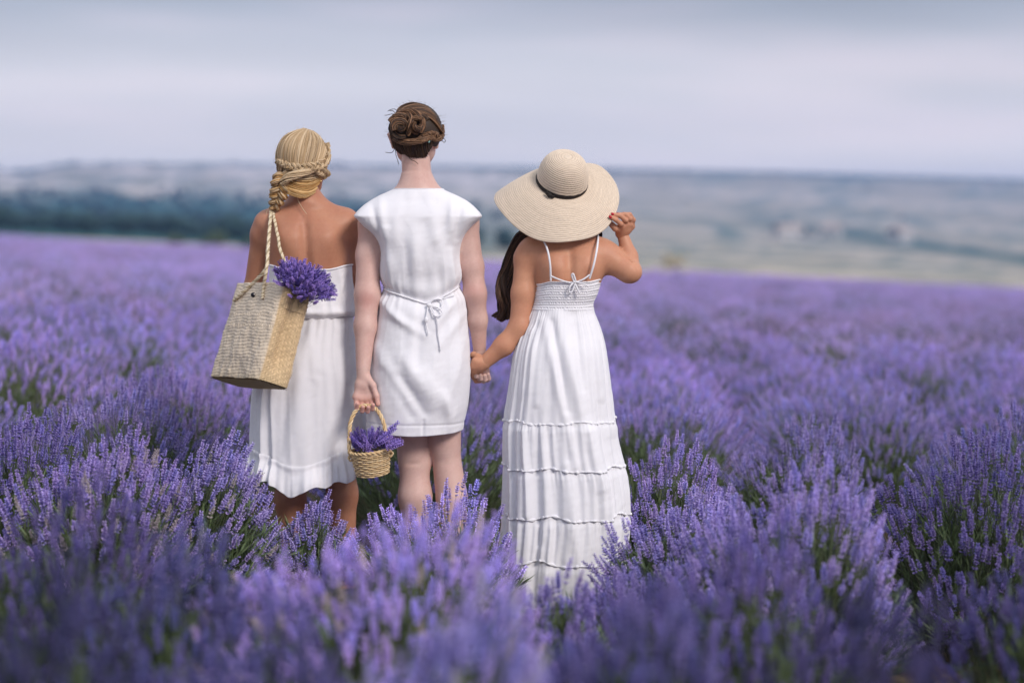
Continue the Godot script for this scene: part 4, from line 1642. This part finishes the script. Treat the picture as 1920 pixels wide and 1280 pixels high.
	# coils of the bun
	var coil := func(cx: float, cy: float, r0: float, r1: float, from: float, sweep: float, deep: float, thick: float, n: int, pal: Array) -> void:
		var path := []
		for i in 9:
			var t := i / 8.0
			var a := from + sweep * t
			var r := lerpf(r0, r1, t)
			path.append(J(cx + cos(a) * r, cy + sin(a) * r * 0.9, deep + 0.018 * (1.0 - t)))
		lock(mb, path, [thick * 0.6, thick, thick * 1.05, thick * 0.8, thick * 0.5], n * 2, rng.randf_range(1.5, 4.0), pal, 0.0014, 0.9, 26)
	coil.call(755, 241, 6, 3, 0.0, 5.0, 0.105, 0.009, 24, cols)
	coil.call(755, 241, 14, 10, 2.6, 4.2, 0.1, 0.012, 44, warm)
	coil.call(756, 241, 21, 16, 1.2, 3.6, 0.085, 0.011, 44, cols)
	coil.call(755, 240, 24, 20, 3.6, 3.2, 0.075, 0.011, 44, warm)
	coil.call(787, 238, 9, 5, 4.0, -4.5, 0.103, 0.010, 34, warm)
	coil.call(787, 239, 17, 14, 5.2, -3.6, 0.092, 0.011, 44, warm)
	coil.call(788, 240, 22, 20, 5.6, -2.6, 0.08, 0.01, 40, cols)
	lock(mb, [J(740, 262, 0.07), J(756, 268, 0.09), J(776, 268, 0.1), J(796, 264, 0.095), J(808, 258, 0.08)], [0.006, 0.01, 0.011, 0.008], 90, 3.0, warm, 0.0014)
	lock(mb, [J(752, 212, 0.065), J(770, 210, 0.085), J(786, 217, 0.095), J(796, 234, 0.1), J(793, 252, 0.1)], [0.006, 0.009, 0.01, 0.008], 80, 3.0, warm, 0.0014)
	lock(mb, [J(762, 214, 0.075), J(774, 222, 0.1), J(773, 240, 0.11), J(768, 256, 0.1)], [0.006, 0.009, 0.009, 0.006], 70, 3.0, warm, 0.0014)
	part("bun", mb, M.hair, o, base)
	mb = MB.new()
	braid(mb, [J(822, 236, -0.05), J(824, 252, -0.005), J(819, 258, 0.04), J(812, 256, 0.07), J(800, 259, 0.09), J(790, 264, 0.098)], [0.0115, 0.012, 0.0115, 0.010, 0.008], 3.6, warm, 48, 0.0014)
	part("crown_braid", mb, M.hair, o, base)
	mb = MB.new()
	for k in 110:
		var a := rng.randf_range(-0.3, PI + 0.3)
		var p := J(780 + 49 * cos(a), 243 - 51 * sin(a), rng.randf_range(-0.03, 0.04))
		var q := p + (p - hc) * rng.randf_range(0.02, 0.12) + Vector3(rng.randf_range(-0.02, 0.02), 0, 0)
		mb.tube(spline([p - (p - hc) * 0.06, p.lerp(q, 0.6), q], 8), PackedFloat32Array([0.0005, 0.0004, 0.0002]), 3, cols[1], cols[1])
	for q in [[[752, 214], [742, 206], [733, 207], [728, 210]], [[745, 216], [735, 215], [727, 217], [722, 217]], [[742, 278], [737, 286], [730, 287], [724, 286]], [[743, 272], [743, 288], [747, 302], [749, 309]], [[766, 293], [772, 300], [779, 303], [785, 308]], [[830, 258], [836, 264], [833, 268], [830, 264]], [[744, 215], [738, 209], [734, 209], [731, 208]]]:
		var s := []
		for e in q:
			s.append(J(e[0], e[1], 0.04))
		mb.tube(spline(s, 14), PackedFloat32Array([0.0013, 0.0012, 0.0011, 0.001]), 4, cols[0], cols[0])
	part("loose_strands", mb, M.hair, o, base)
	mb = MB.new()
	mb.ball(J(806, 266, 0.082), Vector3(0.0045, 0.007, 0.003), Color(0.25, 0.45, 0.42))
	part("hair_pin", mb, mat(Color.WHITE, 0.25), o, base)

	# dress
	var k := Cloth.new()
	k.far = far0
	k.keys = [[353.5, 740, 829, -0.002, 0.066, 2.2], [357, 732, 836, 0.0, 0.069, 2.3], [364, 717, 852, 0.002, 0.073, 2.5], [376, 694, 875, 0.004, 0.08, 3.2], [390, 677, 892, 0.008, 0.09, 4.2], [400, 668, 901, 0.01, 0.096, 4.6], [405, 665, 904, 0.011, 0.098, 4.8], [411, 671, 899, 0.012, 0.099, 4.4], [422, 681, 887, 0.012, 0.102, 3.6], [438, 699, 874, 0.013, 0.107, 2.9], [456, 710, 866, 0.013, 0.112, 2.3], [500, 714, 863, 0.008, 0.112, 2.2], [530, 716, 864, -0.002, 0.106, 2.2], [548, 715, 867, -0.002, 0.105, 2.2], [575, 712, 873, 0.0, 0.112, 2.2], [610, 705, 878, 0.006, 0.122, 2.2], [650, 699, 881, 0.012, 0.132, 2.2], [700, 693, 883, 0.018, 0.138, 2.2], [750, 688, 879, 0.016, 0.138, 2.2], [800, 687, 870, 0.01, 0.134, 2.2], [815, 687, 868, 0.01, 0.133, 2.2]]
	var fa := folds(6, 0.006, 1.9)
	var fb := folds(13, 0.004, 0.4)
	var tie_y := func(px: float) -> float: return 566.0 - 26.0 * absf((px - 800.0) / 85.0) - 10.0 * smoothstep(820, 870, px)
	k.more = func(th: float, py: float, px: float) -> float:
		var d: float = py - tie_y.call(px)
		return fa.call(th) * smoothstep(420, 500, py) * (1.0 - 0.6 * smoothstep(600, 720, py)) + fb.call(th) * exp(-pow(d / 34.0, 2.0)) - 0.010 * exp(-pow(d / 11.0, 2.0)) + 0.006 * exp(-pow((d - 26.0) / 18.0, 2.0)) + 0.007 * exp(-pow((d + 24.0) / 18.0, 2.0)) - 0.0022 * exp(-pow((py - 789.0) / 2.2, 2.0))
	k.strokes = [[752, 385, 735, 500, 12, 0.008], [775, 372, 790, 540, 11, 0.007], [805, 380, 840, 520, 12, 0.008], [838, 400, 825, 470, 8, -0.004], [728, 430, 742, 540, 8, 0.009], [760, 440, 772, 550, 8, -0.003], [815, 460, 800, 556, 8, -0.004], [845, 470, 852, 540, 7, 0.008], [700, 385, 716, 450, 6, -0.007], [868, 385, 858, 445, 6, -0.007], [716, 370, 725, 440, 7, 0.006], [848, 372, 846, 430, 6, 0.006],
		[718, 560, 760, 600, 8, 0.008], [735, 585, 800, 625, 9, 0.008], [850, 560, 820, 610, 8, 0.007], [868, 585, 830, 640, 9, 0.007], [712, 650, 760, 745, 13, 0.011], [728, 690, 775, 770, 10, -0.009], [762, 665, 820, 750, 14, 0.013], [755, 700, 800, 765, 9, -0.009], [800, 690, 850, 770, 12, 0.008], [870, 640, 845, 740, 10, 0.007], [798, 780, 796, 806, 3, -0.005], [700, 720, 712, 800, 7, -0.006], [835, 730, 850, 805, 8, 0.006], [790, 580, 786, 680, 8, -0.006]]
	mb = MB.new()
	k.sheet(mb, func(_t): return 354.0, func(t): return 804.0 + 4.5 * maxf(sin(t), 0.0) - 3.0 * absf(cos(t)), 360, 260, WHITE, true)
	var dress := part("dress", mb, M.cloth, o, base)
	mb = MB.new()
	var edge := []
	for i in 61:
		edge.append(k.point(TAU * i / 60.0, 354.5, 0.0))
	mb.tube(spline(edge, 120), PackedFloat32Array([0.0026]), 6, WHITE, WHITE)
	part("neck_binding", mb, M.cloth, dress, base)
	mb = MB.new()
	var path := []
	for i in 17:
		var px := lerpf(717, 866, i / 16.0)
		path.append(k.front(px, tie_y.call(px), 0.004))
	cord(mb, path, 0.0032, WHITE, 60)
	var b := func(px: float, py: float, l := 0.009) -> Vector3: return k.front(px, py, l)
	cord(mb, [b.call(806, 568), b.call(816, 558, 0.016), b.call(829, 560, 0.018), b.call(826, 574, 0.016), b.call(808, 570)], 0.0025, WHITE)
	cord(mb, [b.call(808, 569), b.call(822, 574, 0.014), b.call(828, 584, 0.016), b.call(816, 588, 0.015), b.call(807, 571)], 0.0025, WHITE)
	cord(mb, [b.call(806, 568), b.call(803, 584), b.call(802, 600), b.call(806, 622)], 0.0024, WHITE)
	cord(mb, [b.call(809, 569), b.call(820, 596), b.call(823, 622), b.call(828, 652)], 0.0024, WHITE)
	cord(mb, [b.call(818, 560), b.call(834, 557, 0.006), b.call(850, 552, 0.006)], 0.0024, WHITE)
	mb.ball(b.call(807, 569, 0.012), Vector3(0.009, 0.008, 0.007), WHITE)
	mb.ball(b.call(802, 596, 0.01), Vector3(0.007, 0.011, 0.005), WHITE)
	part("waist_tie", mb, M.cloth, dress, base)


# ------------------------------------------------------------------ the wicker basket in her hand
func basket() -> void:
	far0 = 6.2
	rng.seed = 9
	var base := J(706, 877, 0.165)
	var o := thing("wicker_basket", base, "small round wicker basket with an arched handle held in the middle woman's left hand", "basket")
	var tilt := Basis(Vector3(0, 0, 1), 0.11) * Basis(Vector3(1, 0, 0), 0.06)
	var cols := [Color(0.68, 0.50, 0.28), Color(0.62, 0.43, 0.23), Color(0.74, 0.57, 0.35)]
	var mb := MB.new()
	var h := 0.078
	var rows := 13
	for j in rows:
		var t := j / float(rows - 1)
		var r := lerpf(0.052, 0.0645, pow(t, 0.8))
		var s := PackedVector3Array()
		for i in 97:
			var a := TAU * i / 96.0
			var q := r + 0.0022 * (1.0 if j % 2 else -1.0) * sin(a * 11.0)
			s.append(base + tilt * Vector3(cos(a) * q, 0.003 + t * h + 0.0008 * sin(a * 3.0 + j), sin(a) * q))
		mb.tube(s, PackedFloat32Array([0.0028]), 5, cols[j % 3] * rng.randf_range(0.85, 1.1), cols[(j + 1) % 3])
	for i in 22:
		var a := TAU * i / 22.0
		mb.tube(PackedVector3Array([base + tilt * Vector3(cos(a) * 0.05, 0, sin(a) * 0.05), base + tilt * Vector3(cos(a) * 0.0645, h + 0.004, sin(a) * 0.0645)]), PackedFloat32Array([0.0024]), 5, cols[1] * 0.85, cols[1])
	part("woven_sides", mb, M.straw, o, base)
	mb = MB.new()
	var disc := []
	for j in 6:
		var row := PackedVector3Array()
		for i in 48:
			var a := TAU * i / 48.0
			row.append(base + tilt * Vector3(cos(a), 0, sin(a)) * (0.052 * j / 5.0) + tilt * Vector3(0, 0.001 * sin(j * 3.0), 0))
		disc.append(row)
	mb.grid(disc, true, cols[1] * 0.8)
	part("bottom", mb, M.straw, o, base)
	mb = MB.new()
	for l in 2:
		var s := PackedVector3Array()
		for i in 121:
			var a := TAU * i / 120.0
			var e := a * 14.0 + PI * l
			s.append(base + tilt * Vector3(cos(a) * (0.0655 + 0.003 * cos(e)), h + 0.005 + 0.003 * sin(e), sin(a) * (0.0655 + 0.003 * cos(e))))
		mb.tube(s, PackedFloat32Array([0.0035]), 6, cols[l], cols[l])
	part("rim", mb, M.straw, o, base)
	mb = MB.new()
	var lft := base + tilt * Vector3(-0.0655, h - 0.012, 0.004)
	var rgt := base + tilt * Vector3(0.0655, h - 0.012, 0.004)
	rope(mb, [lft, lft + Vector3(-0.006, 0.03, 0), J(663, 802, 0.16), J(664, 784, 0.154), J(672, 764, 0.145), J(684, 754, 0.136), J(696, 753, 0.134), J(708, 757, 0.138), J(718, 768, 0.148), J(726, 786, 0.156), J(730, 808, 0.162), rgt], 0.0068, 0.05, cols, 110)
	for e in [lft, rgt]:
		rope(mb, [e + Vector3(-0.009, 0.0, 0.006), e + Vector3(0, 0.008, 0.01), e + Vector3(0.009, 0.0, 0.006), e + Vector3(0, -0.01, 0.008), e + Vector3(-0.009, 0, 0.006)], 0.0035, 0.03, cols, 30)
	part("handle", mb, M.straw, o, base)
	var root := base + Vector3(0, 0.03, 0)
	var bq := thing("lavender_bouquet", root, "small loose bunch of lavender lying in the wicker basket", "bouquet")
	bouquet(bq, root, base + Vector3(-0.008, 0.072, 0), Vector3(0.05, 1, 0.06).normalized(), 60, 0.055, 0.05, 0.66)
	for i in 12:
		var d := Vector3(1.0, rng.randf_range(0.3, 0.9), rng.randf_range(-0.2, 0.5)).normalized()
		var m := MeshInstance3D.new()
		m.name = "flower_spike"
		m.mesh = bare_head[i % 6]
		m.material_override = M.cut_flower
		m.transform = aim(Vector3(-0.055 + rng.randf_range(0, 0.02), 0.035, rng.randf_range(-0.02, 0.03)), d, rng.randf_range(0.65, 0.8))
		bq.add_child(m, true)


# ------------------------------------------------------------------ the woman with the hat
func hat_woman() -> void:
	far0 = 6.2
	rng.seed = 303
	var base := J(1050, 0)
	base.y = ground_height(base.x, far0)
	var o := thing("person", base, "tanned woman under a straw hat in a long white tiered strap dress", "person", "three women holding together in the lavender field")
	var tan := Color(0.56, 0.275, 0.17)
	var skin := blotchy(tan)
	var mb := MB.new()
	var bones := [
		[J(1067, 448, 0.0), J(1063, 400, -0.015), 0.046, 0.045, 0.03],
		[J(1067, 447, 0.0), J(1004, 464, 0.0), 0.026, 0.034, 0.05], [J(1067, 447, 0.0), J(1128, 466, 0.0), 0.026, 0.034, 0.05],
		[J(996, 472, 0.0), J(987, 485, 0.0), 0.044, 0.04, 0.04], [J(987, 485, 0.0), J(981, 550, 0.015), 0.04, 0.0395, 0.02], [J(981, 550, 0.015), J(974, 612, 0.03), 0.0395, 0.034, 0.02], [J(974, 612, 0.03), J(945, 646, 0.035), 0.035, 0.0325, 0.02], [J(945, 646, 0.035), J(910, 677, 0.03), 0.0325, 0.0235, 0.02],
		[J(1124, 480, 0.0), J(1140, 484, 0.0), 0.044, 0.045, 0.04], [J(1140, 484, 0.0), J(1178, 508, 0.025), 0.044, 0.041, 0.02], [J(1178, 508, 0.025), J(1183, 510, 0.025), 0.038, 0.036, 0.01], [J(1185, 508, 0.012), J(1181, 480, -0.02), 0.0305, 0.029, 0.012], [J(1181, 480, -0.02), J(1168, 438, -0.034), 0.0275, 0.0195, 0.012], [J(1154, 464, 0.018), J(1190, 502, 0.045), 0.003, 0.003, -0.014],
		[J(1030, 735, 0.0), J(1025, 880, -0.01), 0.08, 0.052, 0.03], [J(1025, 880, -0.01), J(1023, 940, 0.01), 0.05, 0.052, 0.03], [J(1023, 940, 0.01), J(1022, 1085, 0.0), 0.052, 0.032, 0.03],
		[J(1080, 735, 0.0), J(1086, 880, -0.01), 0.08, 0.052, 0.03], [J(1086, 880, -0.01), J(1088, 940, 0.01), 0.05, 0.052, 0.03], [J(1088, 940, 0.01), J(1090, 1090, 0.0), 0.052, 0.032, 0.03],
	]
	for e in [[1022, 1085], [1090, 1090]]:
		bones.append([J(e[0], e[1], 0.01), J(e[0], e[1] + 34, 0.035), 0.031, 0.03, 0.02])
		bones.append([J(e[0], e[1] + 32, 0.03), J(e[0], e[1] + 40, -0.13), 0.03, 0.024, 0.03])
	var rings := rings_of([[418, 1064, 20, 0.034, -0.01], [435, 1066, 30, 0.052, 0.0], [448, 1067, 44, 0.058, 0.0], [460, 1067, 64, 0.066, 0.004], [478, 1067, 70, 0.08, 0.01], [505, 1067, 66, 0.093, 0.014], [540, 1065, 58, 0.093, 0.008], [575, 1056, 52, 0.085, -0.002], [620, 1052, 62, 0.095, 0.0], [680, 1052, 74, 0.112, 0.016], [740, 1053, 74, 0.11, 0.014], [765, 1053, 60, 0.09, 0.0]])
	var blades := []
	for s in [-1.0, 1.0]:
		var q := J(1068 + s * 34, 488)
		blades.append([q.x, q.y, 0.036, 0.05, 0.011])
	flesh(mb, bones, 0.0075, skin, rings, [J(0, 445).y, J(0, 600).y, 0.016], blades, 0.04)
	head(mb, J(1056, 363, -0.05), 0.05, 0.94, tan, Color(0.4, 0.1, 0.09), Color(0.03, 0.02, 0.015), Color(0.06, 0.03, 0.02))
	# left hand closed round the middle woman's hand
	var w := J(909, 679, 0.03)
	var kn := [J(893, 699, 0.006), J(890, 692, 0.024), J(890, 684, 0.034), J(892, 675, 0.04)]
	var fg := []
	for k in 4:
		var a: Vector3 = kn[k]
		fg.append([a, a + Vector3(-0.010, -0.016, -0.018), a + Vector3(-0.002, -0.03, -0.034), a + Vector3(0.014, -0.032, -0.04)])
	flesh(mb, hand_bones(w, kn, fg, [w + Vector3(-0.008, 0.012, 0.0), J(896, 668, 0.02), J(888, 664, 0.004), J(884, 668, -0.014)]), 0.003, skin)
	# right hand: four fingers over the brim's edge, thumb below
	w = J(1167, 437, -0.03)
	kn = [J(1185, 424, -0.03), J(1180, 420, -0.018), J(1173, 420, -0.008), J(1166, 424, 0.0)]
	fg = [
		[kn[0], J(1188, 412, -0.014), J(1181, 402, -0.002), J(1172, 401, 0.004)],
		[kn[1], J(1181, 410, 0.0), J(1171, 402, 0.012), J(1160, 402, 0.018)],
		[kn[2], J(1173, 413, 0.012), J(1161, 404, 0.024), J(1150, 402, 0.028)],
		[kn[3], J(1164, 420, 0.018), J(1154, 412, 0.03), J(1145, 407, 0.034)],
	]
	flesh(mb, hand_bones(w, kn, fg, [w + Vector3(-0.01, 0.012, 0.008), J(1154, 428, 0.006), J(1148, 422, 0.004), J(1143, 416, 0.004)], 0.0088), 0.003, skin)
	part("body", mb, M.skin, o, base)
	for q in [[1170, 400, 0.011], [1157.5, 401, 0.0255], [1147.5, 401, 0.0355], [1143, 406.5, 0.0415]]:
		mb = MB.new()
		mb.ball(J(q[0], q[1], q[2]), Vector3(0.0062, 0.0048, 0.0024), Color.WHITE, Basis(Vector3(0, 0, 1), -0.5))
		part("fingernail", mb, M.nail, o, base)

	# long dark hair over her left shoulder
	mb = MB.new()
	var cols := [Color(0.03, 0.019, 0.015), Color(0.06, 0.035, 0.024), Color(0.02, 0.014, 0.012), Color(0.14, 0.078, 0.05)]
	cap(mb, J(1056, 363, -0.045), Vector3(0.079, 0.09, 0.092), cols[0], -0.6, 0.3)
	for k in 11:
		var u := rng.randf_range(-1.0, 1.0)
		var z := rng.randf_range(-0.02, 0.02)
		var ph := rng.randf() * TAU
		var path := []
		for q in [[1050, 405, 0.03], [1015, 430, 0.0], [987, 441, -0.045], [969, 470, -0.07], [957, 500, -0.065], [950, 525, -0.06], [948, 550, -0.052], [950, 575, -0.05], [946, 600, -0.045]]:
			var wave := sin(q[1] * 0.075 + ph) * 4.0 * smoothstep(440.0, 540.0, q[1])
			path.append(J(q[0] + u * 13.0 + wave, q[1] + rng.randf_range(-3, 3), q[2] + z + 0.006 * cos(q[1] * 0.075 + ph)))
		lock(mb, path, [0.012, 0.012, 0.013, 0.012, 0.012, 0.011, 0.010, 0.008, 0.004], 70, rng.randf_range(1.0, 4.0), [cols[k % 4], cols[(k + 1) % 4], cols[1]], 0.0014, 0.8, 40)
	for k in 22:
		var x := rng.randf_range(-11, 11)
		lock(mb, [J(960 + x * 0.5, 500, -0.055), J(943 + x, 545, -0.05), J(950 + x, 580, -0.045), J(943 + x * 1.4, 600 - absf(x), -0.04), J(938 + x * 1.6, 604 - absf(x), -0.04)], [0.008, 0.008, 0.006, 0.002], 9, 2.0, cols, 0.0012)
	lock(mb, [J(1080, 405, 0.03), J(1110, 428, 0.0), J(1120, 440, -0.05), J(1118, 480, -0.11)], [0.02, 0.02, 0.015], 80, 1.0, cols, 0.0022)
	part("hair", mb, M.hair, o, base)

	# dress: smocked bodice, tiered skirt
	var k := Cloth.new()
	k.far = far0
	k.keys = [[518, 1008, 1126, 0.008, 0.1, 2.2], [530, 1007, 1125, 0.008, 0.101, 2.2], [550, 1003, 1120, 0.005, 0.1, 2.2], [572, 998, 1112, 0.0, 0.096, 2.2], [582, 994, 1114, 0.0, 0.098, 2.2], [600, 987, 1120, 0.002, 0.106, 2.2], [625, 975, 1129, 0.006, 0.118, 2.2], [650, 966, 1135, 0.012, 0.13, 2.2], [700, 957, 1142, 0.016, 0.145, 2.2], [740, 952, 1147, 0.016, 0.152, 2.2], [775, 947, 1151, 0.014, 0.158, 2.2], [830, 945, 1158, 0.012, 0.168, 2.2], [895, 945, 1173, 0.01, 0.18, 2.2], [945, 943, 1178, 0.01, 0.188, 2.2], [980, 942, 1177, 0.01, 0.192, 2.2], [1030, 938, 1171, 0.01, 0.196, 2.2], [1125, 930, 1166, 0.01, 0.2, 2.2]]
	mb = MB.new()
	var rows := []
	var top := func(th: float) -> float: return 527.0 - 4.0 * smoothstep(0.55, 1.0, cos(th)) + 6.0 * smoothstep(0.5, 1.0, -cos(th))
	for j in 121:
		var row := PackedVector3Array()
		var t := j / 120.0
		for i in 400:
			var th := TAU * i / 400.0
			var py: float = lerpf(top.call(th), 580.0, t)
			var e := sin(t * PI * 11.0)
			var pk := (1.0 - e * e * 0.6)
			row.append(k.point(th, py, 0.0018 * absf(e) + 0.0012 * pk * sin(th * 75.0 + 2.0 * sin(t * 34.5) + 1.4 * sin(th * 23.0))))
		rows.append(row)
	mb.grid(rows, true, WHITE)
	var dress := part("smocked_bodice", mb, M.cloth, o, base)
	var seams := [[577.0, 0.0], [784.0, 4.0], [869.0, 5.0], [957.0, 7.0], [1038.0, 8.0], [1122.0, 0.0]]
	var fa := folds(9, 0.013, 0.2)
	k.strokes = [[1045, 590, 1120, 900, 12, 0.014], [1020, 600, 1075, 860, 9, 0.011], [1000, 620, 990, 950, 9, 0.010], [1075, 590, 1090, 720, 8, -0.007], [1035, 600, 1060, 760, 6, -0.009], [1100, 800, 1150, 1050, 14, 0.012], [1030, 800, 1045, 1090, 11, -0.010], [1060, 860, 1085, 1090, 10, 0.010], [980, 800, 975, 1080, 10, 0.010], [1005, 760, 1010, 1000, 8, -0.009], [1110, 600, 1125, 740, 8, 0.007], [1145, 820, 1165, 960, 8, -0.008]]
	var kk := 0
	for s in 5:
		var y0: float = seams[s][0]
		var y1: float = seams[s + 1][0]
		var w0: float = seams[s][1]
		var w1: float = seams[s + 1][1]
		var fb := folds(17 + 2 * s, 0.0045, s * 1.7)
		var fine := folds(41 + s * 3, 0.0022, s * 0.9)
		var bulge := 0.004 if s else 0.0
		k.more = func(th: float, py: float, _px: float) -> float:
			var t: float = clampf((py - y0) / (y1 - y0), 0, 1)
			return fa.call(th + 0.0004 * (py - 600)) * smoothstep(600, 900, py) + fb.call(th) * (0.35 + 0.9 * smoothstep(0.0, 0.25, t)) + fine.call(th) * (1.0 - smoothstep(0.05, 0.5, t)) + bulge * smoothstep(0.0, 0.2, t)
		var line := func(y: float, amp: float) -> Callable: return func(th: float) -> float: return y + amp * (sin(th * 5.0 + y) + 0.6 * sin(th * 11.0 + y * 2.0)) * 0.6
		mb = MB.new()
		k.sheet(mb, line.call(y0, w0), line.call(y1, w1), 400, 46 if s else 80, WHITE, s == 4)
		part("skirt_tier", mb, M.cloth, dress, base)
		# the gathered edge that stands out along each seam
		if s < 4:
			mb = MB.new()
			rows = []
			var ln: Callable = line.call(y1, w1)
			for j in 7:
				var row := PackedVector3Array()
				for i in 520:
					var th := TAU * i / 520.0
					var a := (j / 6.0 - 0.5) * PI * 1.3
					var rip := sin(th * 60.0 + 2.0 * sin(th * 13.0)) + 0.7 * sin(th * 37.0)
					row.append(k.point(th, ln.call(th) + sin(a) * (1.5 + 1.0 * rip), 0.0015 + cos(a) * (0.0018 + 0.0014 * rip)))
				rows.append(row)
			mb.grid(rows, true, WHITE)
			part("seam_frill", mb, M.cloth, dress, base)
	k.more = func(_t: float, _y: float, _x: float) -> float: return 0.0
	k.strokes = []
	mb = MB.new()
	var edge := []
	for i in 61:
		edge.append(k.point(TAU * i / 60.0, top.call(TAU * i / 60.0), 0.002))
	mb.tube(spline(edge, 140), PackedFloat32Array([0.0032]), 6, WHITE, WHITE)
	part("edge_binding", mb, M.cloth, dress, base)
	for q in [[[1008, 438, -0.01], [1016, 446, 0.055], [1025, 466, 0.108], [1030, 492, 0.122], [1031.5, 524, 0.112]], [[1121, 440, -0.01], [1120, 448, 0.055], [1116, 470, 0.105], [1110, 496, 0.12], [1103, 520, 0.112]]]:
		var path := []
		for e in q:
			path.append(J(e[0], e[1], e[2]))
		mb = MB.new()
		cord(mb, path, 0.0036, WHITE, 40)
		part("strap", mb, M.cloth, dress, base)
	mb = MB.new()
	cord(mb, [J(1031, 515, 0.116), J(1045, 521, 0.12), J(1060, 526, 0.118), J(1074, 527, 0.116), J(1090, 522, 0.119), J(1103, 513, 0.116)], 0.003, WHITE, 40)
	cord(mb, [J(1074, 526, 0.12), J(1070, 514, 0.126), J(1073, 512, 0.128), J(1078, 527, 0.122)], 0.0032, WHITE)
	cord(mb, [J(1075, 526, 0.12), J(1067, 534, 0.126), J(1065, 544, 0.122), J(1071, 543, 0.122), J(1076, 528, 0.121)], 0.0032, WHITE)
	cord(mb, [J(1075, 527, 0.121), J(1081, 540, 0.122), J(1085, 549, 0.118)], 0.0034, WHITE)
	cord(mb, [J(1078, 526, 0.121), J(1092, 530, 0.122), J(1098, 533, 0.116)], 0.0024, WHITE)
	mb.ball(J(1075, 526, 0.122), Vector3(0.006, 0.005, 0.005), WHITE)
	part("bow", mb, M.cloth, dress, base)


func sun_hat() -> void:
	far0 = 6.2
	rng.seed = 11
	var O := J(1053, 343, 0.0)
	var o := thing("straw_hat", O, "wide floppy straw sun hat with thin dark band on the right woman's head", "sun hat")
	var A := Vector3(0.15, 0.74, 0.62).normalized()
	var e1 := Vector3(1, 0, 0)
	e1 = (e1 - A * e1.dot(A)).normalized()
	var e2 := e1.cross(A).normalized()      # towards the camera and down
	if e2.z < 0:
		e2 = -e2
	var tone := FastNoiseLite.new()
	tone.seed = 6
	tone.frequency = 1.0
	var hk := [-0.030, -0.060, -0.080, -0.085, -0.095, -0.15, -0.10, -0.02]
	var rk := [0.206, 0.212, 0.222, 0.216, 0.218, 0.2, 0.19, 0.205]
	var bend := func(list: Array, ph: float) -> float:
		var u := fposmod(ph / TAU, 1.0) * 8.0
		var i := int(u) % 8
		return cubic_interpolate(list[i], list[(i + 1) % 8], list[(i + 7) % 8], list[(i + 2) % 8], u - int(u))
	var straw := Color(0.70, 0.58, 0.46)
	for piece in 2:
		var mb := MB.new()
		var rows := []
		var cols := []
		var n := 170 if piece == 0 else 150
		for j in n + 5:
			var row := PackedVector3Array()
			var cl := PackedColorArray()
			var t := minf(j / float(n), 1.0)
			for i in 220:
				var ph := TAU * i / 220.0
				var dir := e1 * cos(ph) + e2 * sin(ph)
				var p: Vector3
				var q: Vector3
				var coil: float
				if piece == 0:    # brim, from the crown outwards; turned under at its edge
					var R: float = bend.call(rk, ph)
					var r := lerpf(0.084, R, t)
					var h: float = bend.call(hk, ph) * pow(t, 1.55) + 0.006 * sin(ph * 5.0 + 1.0) * t * t
					p = O + dir * r + A * h
					q = A
					coil = t * 25.0 + ph / TAU
					if j > n:
						p -= A * (0.0016 * (j - n)) + dir * 0.0015 * maxf(0.0, j - n - 2)
				else:             # crown: a soft dome
					var b := t * PI / 2
					var rr := 0.0865 * pow(sin(b), 0.62) * (1.0 + 0.012 * sin(ph * 2.0 + 0.6))
					p = O + dir * rr + A * (0.118 * pow(cos(b), 0.8) - 0.004)
					q = (dir * sin(b) + A * cos(b)).normalized()
					coil = t * 21.0 + ph / TAU
				var f := fposmod(coil, 1.0)
				var bump := pow(maxf(sin(PI * f), 0.0), 0.6)
				if piece == 1 and t < 0.03:
					bump = lerpf(0.8, bump, t / 0.03)
				var plait := sin(ph * (90.0 + 120.0 * t) + (PI if int(coil) % 2 else 0.0)) * (smoothstep(0.0, 0.06, t) if piece == 1 else 1.0)
				p += q * (0.0021 * bump + 0.0004 * plait)
				row.append(p)
				cl.append(straw * (0.72 + 0.3 * bump + 0.05 * plait + 0.1 * tone.get_noise_2d(ph * 9.0, coil * 2.0) + 0.1 * tone.get_noise_2d(floor(coil) * 3.7, ph * 1.2)))
			rows.append(row)
			cols.append(cl)
		mb.grid(rows, true, cols)
		part("brim" if piece == 0 else "crown", mb, M.straw, o, O)
	var mb := MB.new()
	var rows := []
	for j in 6:
		var row := PackedVector3Array()
		for i in 97:
			var ph := TAU * i / 96.0
			var dir := e1 * cos(ph) + e2 * sin(ph)
			row.append(O + dir * (0.0905 + 0.0012 * sin(PI * j / 5.0) - 0.003 * (j / 5.0)) + A * (0.0045 + 0.0125 * j / 5.0))
		rows.append(row)
	mb.grid(rows, true, Color.WHITE)
	var band := part("hat_band", mb, M.leather, o, O)
	mb = MB.new()
	var ph := 2.05
	for s in [-1.0, 1.0]:
		var path := []
		for i in 7:
			var a: float = ph + s * 0.09 + (i / 6.0 - 0.5) * 0.14
			path.append(O + (e1 * cos(a) + e2 * sin(a)) * (0.094 + 0.004 * sin(PI * i / 6.0)) + A * (0.009 + s * 0.002 + 0.003 * (i / 6.0)))
		mb.tube(spline(path, 14), PackedFloat32Array([0.0075]), 8, Color.WHITE, Color.WHITE, 0.5, e1 * cos(ph) + e2 * sin(ph))
	mb.ball(O + (e1 * cos(ph) + e2 * sin(ph)) * 0.097 + A * 0.01, Vector3(0.009, 0.009, 0.007), Color.WHITE)
	part("knot", mb, M.leather, band, O)


func _ready() -> void:
	rng.seed = 1
	materials()
	outlook()
	land()
	plants()
	field()
	far_things()
	blonde()
	tote()
	middle()
	basket()
	hat_woman()
	sun_hat()
